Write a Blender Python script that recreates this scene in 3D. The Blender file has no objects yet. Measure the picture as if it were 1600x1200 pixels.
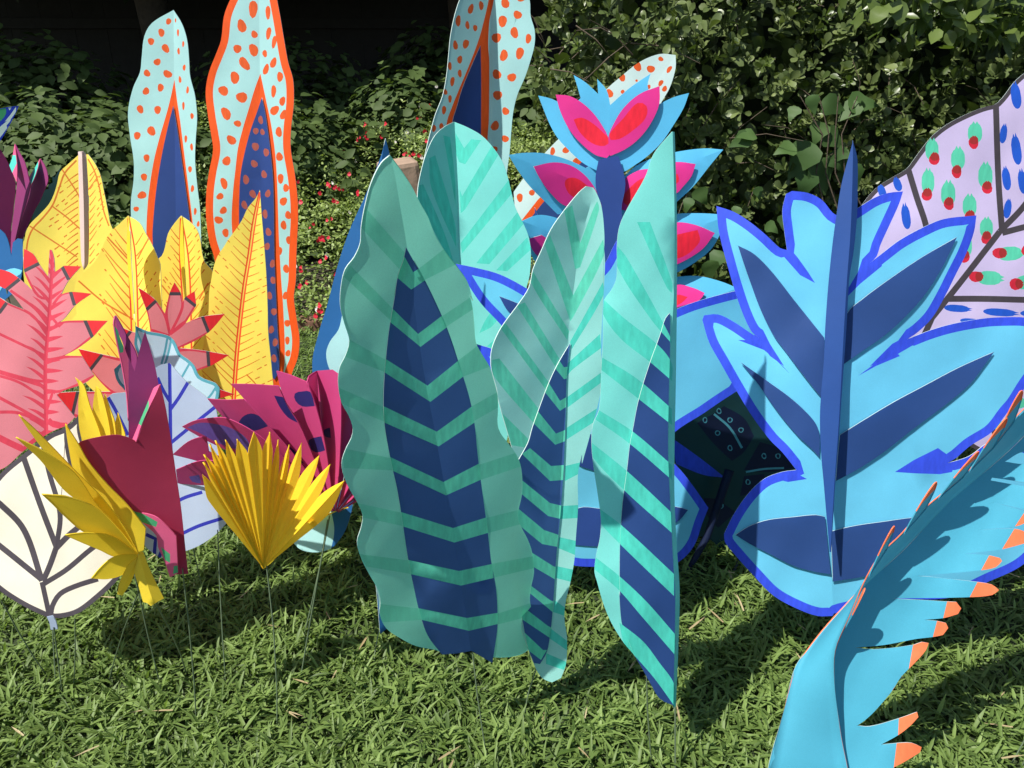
import bpy, math, random
import numpy as np
from mathutils import Vector, Matrix
from mathutils.geometry import delaunay_2d_cdt

scene = bpy.context.scene
COL = scene.collection
random.seed(7)
rng = np.random.default_rng(11)

# ------------------------------------------------------------------ camera
CAM_H, PITCH, FPX = 1.05, math.radians(22.0), 1209.0
cam_data = bpy.data.cameras.new('camera')
cam_data.sensor_width = 36.0
cam_data.lens = 36.0 * FPX / 1600.0
cam_data.clip_start, cam_data.clip_end = 0.02, 400.0
cam = bpy.data.objects.new('camera', cam_data)
COL.objects.link(cam)
cam.location = (0, 0, CAM_H)
cam.rotation_euler = (math.radians(90) - PITCH, 0, 0)
scene.camera = cam

# ------------------------------------------------------------------ light
SUN = Vector((-0.47, -0.33, 0.82)).normalized()      # direction towards the sun
world = bpy.data.worlds.new('World')
scene.world = world
world.use_nodes = True
wn = world.node_tree.nodes
sky = wn.new('ShaderNodeTexSky')
sky.sky_type = 'NISHITA'
sky.sun_disc = False
sky.sun_elevation = math.asin(SUN.z)
sky.sun_rotation = math.atan2(SUN.x, SUN.y)
world.node_tree.links.new(sky.outputs[0], wn['Background'].inputs[0])
wn['Background'].inputs[1].default_value = 0.07
sun_data = bpy.data.lights.new('sun', 'SUN')
sun_data.energy = 4.2
sun_data.angle = math.radians(0.5)
sun_data.color = (1.0, 0.955, 0.89)
sun = bpy.data.objects.new('sun', sun_data)
COL.objects.link(sun)
sun.rotation_euler = SUN.to_track_quat('Z', 'Y').to_euler()
scene.view_settings.view_transform = 'Standard'
scene.view_settings.look = 'None'
scene.view_settings.exposure = 0.85
scene.view_settings.gamma = 1.0
scene.view_settings.use_curve_mapping = False
scene.render.engine = 'CYCLES'
scene.cycles.use_denoising = True
scene.cycles.max_bounces = 7
scene.cycles.diffuse_bounces = 4
scene.cycles.transmission_bounces = 4
scene.cycles.sample_clamp_indirect = 6.0

# ------------------------------------------------------------------ helpers
SP, CP = math.sin(PITCH), math.cos(PITCH)


def lin(r, g, b):
    return tuple((c / 255 / 12.92) if c / 255 <= 0.04045 else ((c / 255 + 0.055) / 1.055) ** 2.4 for c in (r, g, b))


def place(px, py, R):
    """World points on the sight lines through (px, py) at distance R in front of the camera."""
    px, py, R = np.asarray(px, float), np.asarray(py, float), np.asarray(R, float)
    u, v = (px - 800) / FPX, (py - 600) / FPX
    d = R / (CP - v * SP)
    return np.stack([u * d, R + 0 * d, CAM_H - d * (SP + v * CP)], -1)


def ground_at(px, py):
    u, v = (px - 800) / FPX, (py - 600) / FPX
    d = CAM_H / (SP + v * CP)
    return np.array([u * d, d * (CP - v * SP), 0.0])


def tag(o, label=None, cat=None, group=None, kind=None):
    if label: o['label'] = label
    if cat: o['category'] = cat
    if group: o['group'] = group
    if kind: o['kind'] = kind
    return o


def thing(name, label, cat, base, group=None):
    o = bpy.data.objects.new(name, None)
    o.empty_display_size = 0.05
    COL.objects.link(o)
    o.location = tuple(float(c) for c in base)
    return tag(o, label, cat, group)


def link_mesh(name, me, parent=None):
    o = bpy.data.objects.new(name, me)
    COL.objects.link(o)
    if parent is not None:
        o.parent = parent
    return o


def np_mesh(name, verts, faces, mats, midx=None, smooth=True, tint=None):
    """verts (n,3); faces: array (m,k) of equal size polygons"""
    me = bpy.data.meshes.new(name)
    verts = np.asarray(verts, np.float32)
    faces = np.asarray(faces, np.int32)
    m, k = faces.shape
    me.vertices.add(len(verts))
    me.vertices.foreach_set('co', verts.ravel())
    me.loops.add(m * k)
    me.loops.foreach_set('vertex_index', faces.ravel())
    me.polygons.add(m)
    me.polygons.foreach_set('loop_start', np.arange(0, m * k, k, dtype=np.int32))
    me.polygons.foreach_set('loop_total', np.full(m, k, np.int32))
    for mt in mats: me.materials.append(mt)
    if midx is not None:
        me.polygons.foreach_set('material_index', np.asarray(midx, np.int32))
    me.polygons.foreach_set('use_smooth', np.full(m, bool(smooth)))
    me.update(calc_edges=True)
    if tint is not None:
        a = me.attributes.new('tint', 'FLOAT', 'POINT')
        a.data.foreach_set('value', np.asarray(tint, np.float32))
    me.validate()
    return me


# ------------------------------------------------------------------ materials
def paper(name, rgb, trans=0.30, brush=0.0, rough=0.62, mottle=0.09):
    m = bpy.data.materials.new(name)
    m.use_nodes = True
    nt = m.node_tree
    N, L = nt.nodes, nt.links
    N.remove(N['Principled BSDF'])
    out = N['Material Output']
    tc = N.new('ShaderNodeTexCoord')
    n1 = N.new('ShaderNodeTexNoise'); n1.inputs['Scale'].default_value = 9.0; n1.inputs['Detail'].default_value = 5
    L.new(tc.outputs['Object'], n1.inputs['Vector'])
    n2 = N.new('ShaderNodeTexNoise'); n2.inputs['Scale'].default_value = 900.0; n2.inputs['Detail'].default_value = 2
    L.new(tc.outputs['Object'], n2.inputs['Vector'])
    src = n1.outputs['Fac']
    if brush > 0:
        mp = N.new('ShaderNodeMapping'); mp.inputs['Scale'].default_value = (60, 60, 14)
        mp.inputs['Rotation'].default_value = (0.0, 0.7, 0.0)
        L.new(tc.outputs['Object'], mp.inputs['Vector'])
        n3 = N.new('ShaderNodeTexNoise'); n3.inputs['Scale'].default_value = 2.2; n3.inputs['Detail'].default_value = 6
        L.new(mp.outputs[0], n3.inputs['Vector'])
        src = n3.outputs['Fac']
        mottle = brush
    rmp = N.new('ShaderNodeMapRange')
    rmp.inputs['From Min'].default_value, rmp.inputs['From Max'].default_value = 0.3, 0.7
    rmp.inputs['To Min'].default_value, rmp.inputs['To Max'].default_value = 1 - mottle, 1 + mottle * 0.6
    L.new(src, rmp.inputs['Value'])
    g2 = N.new('ShaderNodeMapRange')
    g2.inputs['From Min'].default_value, g2.inputs['From Max'].default_value = 0.25, 0.75
    g2.inputs['To Min'].default_value, g2.inputs['To Max'].default_value = 0.93, 1.06
    L.new(n2.outputs['Fac'], g2.inputs['Value'])
    mu = N.new('ShaderNodeMath'); mu.operation = 'MULTIPLY'
    L.new(rmp.outputs[0], mu.inputs[0]); L.new(g2.outputs[0], mu.inputs[1])
    c = lin(*rgb)
    vm = N.new('ShaderNodeVectorMath'); vm.operation = 'SCALE'
    vm.inputs[0].default_value = c
    L.new(mu.outputs[0], vm.inputs['Scale'])
    bsdf = N.new('ShaderNodeBsdfPrincipled')
    bsdf.inputs['Roughness'].default_value = rough
    bsdf.inputs['Specular IOR Level'].default_value = 0.28
    L.new(vm.outputs[0], bsdf.inputs['Base Color'])
    bp = N.new('ShaderNodeBump'); bp.inputs['Strength'].default_value = 0.10; bp.inputs['Distance'].default_value = 0.0012
    L.new(n2.outputs['Fac'], bp.inputs['Height'])
    n4 = N.new('ShaderNodeTexNoise'); n4.inputs['Scale'].default_value = 14.0; n4.inputs['Detail'].default_value = 3
    L.new(tc.outputs['Object'], n4.inputs['Vector'])
    bp2 = N.new('ShaderNodeBump'); bp2.inputs['Strength'].default_value = 0.20; bp2.inputs['Distance'].default_value = 0.004
    L.new(n4.outputs['Fac'], bp2.inputs['Height']); L.new(bp.outputs[0], bp2.inputs['Normal'])
    L.new(bp2.outputs[0], bsdf.inputs['Normal'])
    tr = N.new('ShaderNodeBsdfTranslucent')
    L.new(vm.outputs[0], tr.inputs['Color'])
    mx = N.new('ShaderNodeMixShader'); mx.inputs[0].default_value = trans
    L.new(bsdf.outputs[0], mx.inputs[1]); L.new(tr.outputs[0], mx.inputs[2])
    L.new(mx.outputs[0], out.inputs[0])
    return m


def foliage_mat(name, dark, light, trans=0.3, rough=0.35, spec=0.5, vary=0.15):
    m = bpy.data.materials.new(name)
    m.use_nodes = True
    nt = m.node_tree
    N, L = nt.nodes, nt.links
    bsdf = N['Principled BSDF']
    out = N['Material Output']
    at = N.new('ShaderNodeAttribute'); at.attribute_name = 'tint'
    oi = N.new('ShaderNodeObjectInfo')
    ad = N.new('ShaderNodeMath'); ad.operation = 'ADD'
    sc = N.new('ShaderNodeMath'); sc.operation = 'MULTIPLY'; sc.inputs[1].default_value = vary
    L.new(oi.outputs['Random'], sc.inputs[0])
    L.new(at.outputs['Fac'], ad.inputs[0]); L.new(sc.outputs[0], ad.inputs[1])
    mix = N.new('ShaderNodeMix'); mix.data_type = 'RGBA'
    mix.inputs['A'].default_value = (*dark, 1); mix.inputs['B'].default_value = (*light, 1)
    L.new(ad.outputs[0], mix.inputs['Factor'])
    L.new(mix.outputs['Result'], bsdf.inputs['Base Color'])
    bsdf.inputs['Roughness'].default_value = rough
    bsdf.inputs['Specular IOR Level'].default_value = spec
    tr = N.new('ShaderNodeBsdfTranslucent')
    gm = N.new('ShaderNodeVectorMath'); gm.operation = 'MULTIPLY'; gm.inputs[1].default_value = (1.25, 1.35, 0.6)
    L.new(mix.outputs['Result'], gm.inputs[0]); L.new(gm.outputs[0], tr.inputs['Color'])
    mx = N.new('ShaderNodeMixShader'); mx.inputs[0].default_value = trans
    L.new(bsdf.outputs[0], mx.inputs[1]); L.new(tr.outputs[0], mx.inputs[2])
    L.new(mx.outputs[0], out.inputs[0])
    return m


def plain(name, rgb, rough=0.7, scale=30, var=0.25, bump=0.3, metal=0.0):
    m = bpy.data.materials.new(name)
    m.use_nodes = True
    N, L = m.node_tree.nodes, m.node_tree.links
    b = N['Principled BSDF']
    tc = N.new('ShaderNodeTexCoord')
    n = N.new('ShaderNodeTexNoise'); n.inputs['Scale'].default_value = scale; n.inputs['Detail'].default_value = 6
    L.new(tc.outputs['Object'], n.inputs['Vector'])
    r = N.new('ShaderNodeMapRange'); r.inputs['To Min'].default_value = 1 - var; r.inputs['To Max'].default_value = 1 + var
    L.new(n.outputs['Fac'], r.inputs['Value'])
    v = N.new('ShaderNodeVectorMath'); v.operation = 'SCALE'; v.inputs[0].default_value = rgb
    L.new(r.outputs[0], v.inputs['Scale']); L.new(v.outputs[0], b.inputs['Base Color'])
    bp = N.new('ShaderNodeBump'); bp.inputs['Strength'].default_value = bump; bp.inputs['Distance'].default_value = 0.01
    L.new(n.outputs['Fac'], bp.inputs['Height']); L.new(bp.outputs[0], b.inputs['Normal'])
    b.inputs['Roughness'].default_value = rough
    b.inputs['Metallic'].default_value = metal
    return m


PM = {
    'aqua': paper('pale_aqua_paper', (176, 226, 226)),
    'white': paper('white_aqua_paper', (214, 238, 234)),
    'orange': paper('orange_paint', (246, 92, 28), brush=0.10),
    'dot': paper('orange_dot_paint', (238, 98, 42), brush=0.16),
    'navydot': paper('orange_on_navy_paint', (178, 92, 80), brush=0.15),
    'navy': paper('navy_paper', (38, 66, 130), trans=0.16),
    'navyp': paper('chevron_navy_paper', (64, 100, 160), trans=0.30),
    'navy2': paper('slate_navy_paper', (39, 70, 126), trans=0.18),
    'mint': paper('mint_paper', (128, 222, 212), trans=0.32),
    'mintb': paper('pale_mint_paper', (160, 226, 216), trans=0.33),
    'mstripe': paper('mint_paint', (82, 210, 190), trans=0.28, brush=0.15),
    'gpaper': paper('sea_green_paper', (142, 232, 208), trans=0.43),
    'gstripe': paper('sea_green_paint', (106, 222, 190), trans=0.34, brush=0.16),
    'gfaint': paper('faint_green_paint', (116, 222, 190), trans=0.37, brush=0.07),
    'cyan': paper('sky_blue_paper', (104, 194, 228), trans=0.28),
    'royal': paper('royal_blue_paint', (52, 78, 214), trans=0.2, brush=0.15),
    'fblue': paper('flower_blue_paper', (92, 188, 232), trans=0.28),
    'deep': paper('deep_blue_paper', (38, 100, 158), trans=0.2),
    'fin': paper('fin_blue_paper', (32, 70, 134), trans=0.18),
    'pinkp': paper('hot_pink_paper', (224, 50, 138), trans=0.25),
    'redp': paper('red_brushed_paint', (230, 34, 56), trans=0.2, brush=0.14),
    'lilac': paper('lilac_paper', (214, 198, 238), trans=0.3),
    'char': paper('charcoal_marker', (66, 60, 66), trans=0.08, brush=0.12),
    'lgreen': paper('spring_green_paint', (92, 206, 172), trans=0.25, brush=0.10),
    'lred': paper('crimson_paint', (208, 40, 62), trans=0.2, brush=0.14),
    'lmix': paper('dark_red_overlap_paint', (160, 46, 46), trans=0.2, brush=0.14),
    'cobalt': paper('cobalt_paint', (34, 88, 200), trans=0.2, brush=0.12),
    'yellow': paper('lemon_yellow_paper', (252, 229, 98), trans=0.34),
    'yline': paper('orange_marker', (214, 120, 40), trans=0.25, brush=0.12),
    'yred': paper('red_orange_marker', (226, 74, 36), trans=0.2, brush=0.08),
    'finw': paper('shaded_white_paper', (202, 182, 176), trans=0.25),  # white paper; the grey lilac puts the fin's shadow into the colour
    'pink': paper('soft_pink_paper', (220, 130, 142), trans=0.32),
    'pred': paper('rose_red_paint', (208, 62, 84), trans=0.25, brush=0.10),
    'red': paper('bright_red_paint', (226, 44, 52), trans=0.25, brush=0.10),
    'maroon': paper('maroon_paper', (160, 48, 78), trans=0.25),
    'magenta': paper('magenta_maroon_paper', (190, 64, 118), trans=0.25),
    'plum': paper('plum_paper', (140, 54, 108), trans=0.25),
    'violet': paper('violet_brush_paint', (40, 32, 98), trans=0.15, brush=0.16),
    'mauve': paper('mauve_brush_paint', (106, 84, 168), trans=0.15, brush=0.16),
    'rose': paper('rose_paper', (222, 98, 142), trans=0.3),
    'pgreen': paper('jade_paint', (76, 172, 122), trans=0.25, brush=0.10),
    'gold': paper('golden_yellow_paper', (255, 220, 56), trans=0.42),
    'gold2': paper('acid_yellow_paper', (240, 212, 58), trans=0.36),
    'pale': paper('pale_blue_paper', (190, 222, 236), trans=0.32),
    'peri': paper('periwinkle_white_paper', (176, 192, 218), trans=0.32),
    'tline': paper('teal_marker', (84, 160, 176), trans=0.25, brush=0.08),
    'bline': paper('ultramarine_marker', (42, 48, 158), trans=0.15, brush=0.08),
    'cream': paper('cream_paper', (238, 231, 212), trans=0.30),
    'otcyan': paper('turquoise_paper', (78, 168, 194), trans=0.25),
    'ottip': paper('salmon_tip_paint', (240, 122, 78), trans=0.22, brush=0.08),
    'dteal': paper('shade_deepened_teal_paper', (24, 62, 66), trans=0.2),  # teal lowered further so the patterned leaf's deep shade sits in the colour
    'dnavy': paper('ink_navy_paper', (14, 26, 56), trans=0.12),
    'edge': paper('cut_paper_edge', (214, 232, 228), trans=0.3),
}
WIRE = plain('green_wire', (0.10, 0.14, 0.08), 0.45, 80, 0.3, 0.1)
WIRE_D = plain('dark_stick', (0.03, 0.035, 0.05), 0.6, 80, 0.3, 0.1)

# ------------------------------------------------------------------ tracing helpers
CROPS = {'A': (0, 0, 3.2), 'B': (0, 350, 4), 'C': (0, 600, 3.2), 'D': (150, 480, 3.721), 'E': (480, 180, 3.2),
         'F': (640, 0, 3.2), 'G': (800, 350, 3.2), 'H': (500, 700, 3.2), 'I': (850, 600, 3.2), 'J': (1100, 200, 3.2),
         'K': (1100, 550, 3.2), 'M': (1100, 825, 3.2), 'N': (500, 400, 4), 'O': (850, 850, 4), 'P': (1340, 100, 6.154),
         'S': (0, 150, 4), 'T': (0, 560, 6.667), 'U': (440, 740, 10), 'W': (0, 0, 1)}


def q(c, *v):
    x0, y0, s = CROPS[c]
    return [(x0 + v[i] / s, y0 + v[i + 1] / s) for i in range(0, len(v), 2)]


def smooth(pts, closed=True, corner=38.0, step=7.0):
    """Catmull-Rom through the points, keeping sharp corners."""
    P = [np.array(p, float) for p in pts]
    n = len(P)
    if n < 3: return [tuple(p) for p in P]

    def is_corner(i):
        if not closed and i in (0, n - 1): return True
        a, b = P[i] - P[i - 1], P[(i + 1) % n] - P[i]
        la, lb = np.linalg.norm(a), np.linalg.norm(b)
        if la < 1e-6 or lb < 1e-6: return True
        return math.degrees(math.acos(max(-1, min(1, a @ b / la / lb)))) > corner
    cr = [is_corner(i) for i in range(n)]
    tan = []
    for i in range(n):
        if cr[i]: tan.append(None)
        else: tan.append(P[(i + 1) % n] - P[i - 1])
    out = []
    for i in range(n if closed else n - 1):
        a, b = P[i], P[(i + 1) % n]
        L = np.linalg.norm(b - a)
        k = max(1, int(round(L / step)))
        d = b - a

        def unit(t):
            nn = np.linalg.norm(t)
            return t / nn if nn > 0 else t
        ta = d if tan[i] is None else unit(tan[i]) * L
        j = (i + 1) % n
        tb = d if tan[j] is None else unit(tan[j]) * L
        for s in range(k):
            t = s / k
            h00, h10, h01, h11 = 2*t**3-3*t**2+1, t**3-2*t**2+t, -2*t**3+3*t**2, t**3-t**2
            out.append(tuple(h00*a + h10*ta + h01*b + h11*tb))
    if not closed: out.append(tuple(P[-1]))
    return out


def stroke(pts, w0, w1=None, step=7.0):
    """polygon of a painted line"""
    w1 = w0 if w1 is None else w1
    P = np.array(smooth(pts, closed=False, corner=60, step=step))
    T = np.gradient(P, axis=0)
    T /= np.maximum(np.linalg.norm(T, axis=1, keepdims=True), 1e-9)
    Nn = np.stack([-T[:, 1], T[:, 0]], 1)
    t = np.linspace(0, 1, len(P))[:, None]
    w = (w0 * (1 - t) + w1 * t) / 2
    return [tuple(p) for p in np.vstack([P + Nn * w, (P - Nn * w)[::-1]])]


def blob(x, y, w, h, ang=0, n=11, wob=0.10):
    a0 = random.random() * 6
    out = []
    ca, sa = math.cos(math.radians(ang)), math.sin(math.radians(ang))
    for i in range(n):
        a = 2 * math.pi * i / n
        r = 1 + wob * math.sin(2 * a + a0) + wob * 0.6 * math.sin(3 * a + 2 * a0)
        dx, dy = r * w / 2 * math.cos(a), r * h / 2 * math.sin(a)
        out.append((x + dx * ca - dy * sa, y + dx * sa + dy * ca))
    return out


def brushed(x, y, w, h, ang=0):
    """a brush dab whose far end is ragged"""
    pts = []
    n = 9
    for i in range(n):
        a = math.pi * i / (n - 1)
        pts.append((w / 2 * math.cos(a), h * 0.1 + h * 0.4 * math.sin(a)))
    pts += [(-w * .48, -h * .2), (-w * .34, -h * .38)]
    for i, t in enumerate((-.22, -.1, .02, .14, .24)):
        pts.append((w * t, -h * (.56 if i % 2 else .42) - random.random() * h * .05))
    pts += [(w * .36, -h * .38), (w * .48, -h * .2)]
    ca, sa = math.cos(math.radians(ang)), math.sin(math.radians(ang))
    return [(x + dx * ca - dy * sa, y + dx * sa + dy * ca) for dx, dy in pts]


def inside(poly, X, Y):
    P = np.asarray(poly, float)
    x0, y0 = P[:, 0], P[:, 1]
    x1, y1 = np.roll(x0, -1), np.roll(y0, -1)
    res = np.zeros(len(X), bool)
    bb = (X >= x0.min()) & (X <= x0.max()) & (Y >= y0.min()) & (Y <= y0.max())
    if not bb.any(): return res
    xs, ys = X[bb], Y[bb]
    c = np.zeros(len(xs), bool)
    for a, b, e, f in zip(x0, y0, x1, y1):
        if b == f: continue
        hit = ((b > ys) != (f > ys)) & (xs < (e - a) * (ys - b) / (f - b) + a)
        c ^= hit
    res[bb] = c
    return res


def seg_dist(poly, X, Y):
    P = np.asarray(poly, float)
    Q = np.roll(P, -1, axis=0)
    best = np.full(len(X), 1e9)
    for (ax, ay), (bx, by) in zip(P, Q):
        dx, dy = bx - ax, by - ay
        l2 = dx * dx + dy * dy
        if l2 < 1e-9: continue
        t = np.clip(((X - ax) * dx + (Y - ay) * dy) / l2, 0, 1)
        best = np.minimum(best, np.hypot(X - ax - t * dx, Y - ay - t * dy))
    return best


class Fold:
    """Shape of a folded sheet: a crease line with distances, and how each side falls away from it."""

    def __init__(self, spine, kL=0.0, kR=0.0, cL=0.0, cR=0.0, ripple=0.0022, seed=None):
        self.S = np.array([(p[0], p[1]) for p in spine], float)
        self.R = np.array([p[2] for p in spine], float)
        self.k = (kL, kR); self.c = (cL, cR)
        self.rip = ripple
        r = random.Random(seed if seed is not None else random.random())
        self.ph = [r.uniform(0, 6.28) for _ in range(4)]

    def uv(self, X, Y):
        """signed pixel offset from the crease (left positive) and the distance of the crease beside each point"""
        X, Y = np.asarray(X, float), np.asarray(Y, float)
        a = self.S[0]
        d = self.S[-1] - a
        L = np.linalg.norm(d); d = d / L
        ts = ((self.S - a) @ d) / L
        ls = d[0] * (self.S[:, 1] - a[1]) - d[1] * (self.S[:, 0] - a[0])
        t = ((X - a[0]) * d[0] + (Y - a[1]) * d[1]) / L
        lat = d[0] * (Y - a[1]) - d[1] * (X - a[0])
        ex = np.clip(t, -.6, 1.6)
        R = np.interp(t, ts, self.R) + np.where(t < 0, (ex) * (self.R[-1] - self.R[0]), 0) + np.where(t > 1, (ex - 1) * (self.R[-1] - self.R[0]), 0)
        return lat - np.interp(t, ts, ls), R

    def depth(self, X, Y):
        U, R = self.uv(X, Y)
        A = np.abs(U)
        left = U > 0
        k = np.where(left, self.k[0], self.k[1]); c = np.where(left, self.c[0], self.c[1])
        w = np.minimum(A / 40.0, 1.0)
        p = self.ph
        X, Y = np.asarray(X, float), np.asarray(Y, float)
        rip = self.rip * w * (np.sin(X * .021 + Y * .013 + p[0]) + .6 * np.sin(Y * .034 - X * .011 + p[1]) + .35 * np.sin(X * .06 + Y * .047 + p[2]))
        return R + R / FPX * (k * A + c * A * A / 150.0) + rip


def sheet(name, parent, outline, fold, base, paints=(), rim=None, off=0.0, grid=26.0, sm=True, thick=0.0016, corner=38.0, crease=True, edge='edge', hole=None):
    """A cut sheet of paper: outline and painted areas traced, shaped in depth by the fold.
    paints: list of (material key, polygon); later ones cover earlier ones. rim: (material key, width)."""
    out = smooth(outline, True, corner) if sm else list(outline)
    V, Ed = [], []

    def add_loop(pts, closed=True):
        s = len(V)
        V.extend(pts)
        n = len(pts)
        for i in range(n if closed else n - 1):
            Ed.append((s + i, s + (i + 1) % n))
    add_loop(out)
    O = np.array(out)
    polys = []
    for mk, poly in paints:
        polys.append((mk, poly)); add_loop(poly)
    if rim:
        nx = np.roll(O, -1, axis=0) - np.roll(O, 1, axis=0)
        nx /= np.maximum(np.linalg.norm(nx, axis=1, keepdims=True), 1e-9)
        area = 0.5 * np.sum(O[:, 0] * np.roll(O[:, 1], -1) - np.roll(O[:, 0], -1) * O[:, 1])
        nrm = np.stack([-nx[:, 1], nx[:, 0]], 1) * (1 if area > 0 else -1)
        I = O + nrm * rim[1]
        ok = (seg_dist(out, I[:, 0], I[:, 1]) > rim[1] * 0.93) & inside(out, I[:, 0], I[:, 1])
        s = len(V)
        idx = {}
        for i in range(len(I)):
            if ok[i]:
                idx[i] = len(V); V.append(tuple(I[i]))
        for i in range(len(I)):
            j = (i + 1) % len(I)
            if i in idx and j in idx: Ed.append((idx[i], idx[j]))
    if hole is not None:
        H = np.array(smooth(hole, True, corner))
        hx = np.roll(H, -1, axis=0) - np.roll(H, 1, axis=0)
        hx /= np.maximum(np.linalg.norm(hx, axis=1, keepdims=True), 1e-9)
        har = 0.5 * np.sum(H[:, 0] * np.roll(H[:, 1], -1) - np.roll(H[:, 0], -1) * H[:, 1])
        I = H + np.stack([-hx[:, 1], hx[:, 0]], 1) * (4.0 if har > 0 else -4.0)
        ok = (seg_dist(H, I[:, 0], I[:, 1]) > 3.8) & inside(H, I[:, 0], I[:, 1]) & inside(out, I[:, 0], I[:, 1])
        idx = {}
        for i in range(len(I)):
            if ok[i]: idx[i] = len(V); V.append(tuple(I[i]))
        for i in range(len(I)):
            j = (i + 1) % len(I)
            if i in idx and j in idx: Ed.append((idx[i], idx[j]))
    sp = smooth([tuple(p) for p in fold.S], False, 30, 14) if crease else []
    if crease:
        add_loop(sp, False)
    xs = np.arange(O[:, 0].min(), O[:, 0].max(), grid)
    ys = np.arange(O[:, 1].min(), O[:, 1].max(), grid)
    gx, gy = np.meshgrid(xs, ys)
    gx = gx + (np.arange(gx.shape[0]) % 2)[:, None] * grid / 2
    gx, gy = gx.ravel(), gy.ravel()
    keep = inside(out, gx, gy)
    for x, y in zip(gx[keep], gy[keep]): V.append((x, y))
    vv, ee, ff, _, _, _ = delaunay_2d_cdt([Vector((float(x), float(y))) for x, y in V], Ed, [], 0, 1e-3, False)
    P = np.array([(v.x, v.y) for v in vv])
    T = np.array([f for f in ff if len(f) == 3], np.int32)
    cx, cy = P[T, 0].mean(1), P[T, 1].mean(1)
    a2 = np.abs((P[T[:, 1], 0] - P[T[:, 0], 0]) * (P[T[:, 2], 1] - P[T[:, 0], 1]) - (P[T[:, 2], 0] - P[T[:, 0], 0]) * (P[T[:, 1], 1] - P[T[:, 0], 1]))
    k = inside(out, cx, cy) & (a2 > 1e-3)
    if hole is not None:
        k &= ~(inside(H, cx, cy) & (seg_dist(H, cx, cy) > 4.0))
    T, cx, cy = T[k], cx[k], cy[k]
    keys = [base]
    mi = np.zeros(len(T), np.int32)

    def slot(mk):
        if mk not in keys: keys.append(mk)
        return keys.index(mk)
    if rim:
        mi[seg_dist(out, cx, cy) < rim[1]] = slot(rim[0])
    for mk, poly in polys:
        mi[inside(poly, cx, cy)] = slot(mk)
    used = np.unique(T)
    remap = -np.ones(len(P), np.int32); remap[used] = np.arange(len(used))
    P, T = P[used], remap[T]
    W = place(P[:, 0], P[:, 1], fold.depth(P[:, 0], P[:, 1]) - off)
    # faces towards the camera
    a, b, c = W[T[:, 0]], W[T[:, 1]], W[T[:, 2]]
    nn = np.cross(b - a, c - a)
    flip = ((np.array([0, 0, CAM_H]) - a) * nn).sum(1) < 0
    T[flip] = T[flip][:, ::-1]
    W = W - np.array(parent.location if parent else (0, 0, 0))
    me = np_mesh(name, W, T, [PM[x] for x in keys] + [PM[edge]], mi, True)
    # the crease and the cut edge stay sharp
    ev = np.zeros(len(me.edges) * 2, np.int32); me.edges.foreach_get('vertices', ev)
    ev = ev.reshape(-1, 2)
    lei = np.zeros(len(me.loops), np.int32); me.loops.foreach_get('edge_index', lei)
    sharp = np.bincount(lei, minlength=len(ev)) == 1
    if crease and (abs(fold.k[0]) + abs(fold.k[1]) > 0) and len(P) == len(me.vertices):
        U, _ = fold.uv(P[:, 0], P[:, 1])
        on = np.abs(U) < 0.35
        sharp |= on[ev[:, 0]] & on[ev[:, 1]]
    at = me.attributes.new('sharp_edge', 'BOOLEAN', 'EDGE')
    at.data.foreach_set('value', sharp)
    o = link_mesh(name, me, parent)
    if thick:
        md = o.modifiers.new('paper_edge', 'SOLIDIFY')
        md.thickness = thick; md.offset = -1; md.use_rim_only = True
        md.material_offset_rim = 50
    return o


def facet(name, parent, outline, anchors, base, paints=(), off=0.0, sm=True, ripple=0.002, corner=38.0, grid=40.0, edge=None):
    """A flat piece of paper through three anchor points (px, py, distance)."""
    A = place([a[0] for a in anchors], [a[1] for a in anchors], [a[2] for a in anchors])
    n = np.cross(A[1] - A[0], A[2] - A[0])

    class F:
        S = np.array([(0, 0), (1, 1)]); k = (0, 0)

        def depth(self, X, Y):
            d = place(X, Y, np.ones(len(X))) - np.array([0, 0, CAM_H])
            t = ((A[0] - np.array([0, 0, CAM_H])) @ n) / (d @ n)
            return t + ripple * (np.sin(np.asarray(X) * .03 + off * 99) + np.sin(np.asarray(Y) * .035 + 1.3))
    return sheet(name, parent, outline, F(), base, paints, None, off, grid, sm, corner=corner, crease=False, edge=edge or base)


def tube(name, parent, pts, r, mat, seg=6, r1=None):
    pts = [Vector(p) for p in pts]
    r1 = r if r1 is None else r1
    V, Fc = [], []
    n = len(pts)
    for i, p in enumerate(pts):
        d = (pts[min(i + 1, n - 1)] - pts[max(i - 1, 0)]).normalized()
        a = d.orthogonal().normalized(); b = d.cross(a)
        rr = r + (r1 - r) * i / max(1, n - 1)
        for s in range(seg):
            an = 2 * math.pi * s / seg
            V.append(p + a * rr * math.cos(an) + b * rr * math.sin(an))
    for i in range(n - 1):
        for s in range(seg):
            Fc.append((i * seg + s, i * seg + (s + 1) % seg, (i + 1) * seg + (s + 1) % seg, (i + 1) * seg + s))
    off = np.array(parent.location) if parent else np.zeros(3)
    me = np_mesh(name, np.array([tuple(v) for v in V]) - off, Fc, [mat])
    return link_mesh(name, me, parent)


def wire(parent, top, R, foot=None, r=0.0011, mat=None, name='wire_stem', sag=0.006):
    """the wire that carries a leaf: from a traced point on it down to the turf"""
    a = place(top[0], top[1], R)
    b = np.array([a[0] + random.uniform(-.01, .01), a[1], 0.0]) if foot is None else ground_at(*foot)
    b = b - np.array([0, 0, 0.02])
    s = random.uniform(-1, 1) * sag
    m1, m2 = a * .66 + b * .34 + np.array([s, 0, 0]), a * .33 + b * .67 + np.array([s * .8, s * .5, 0])
    return tube(name, parent, [a, m1, m2, b], r, mat or WIRE, 5)


def foot_of(px, py, R):
    a = place(px, py, R)
    return (float(a[0]), float(a[1]), 0.0)


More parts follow.
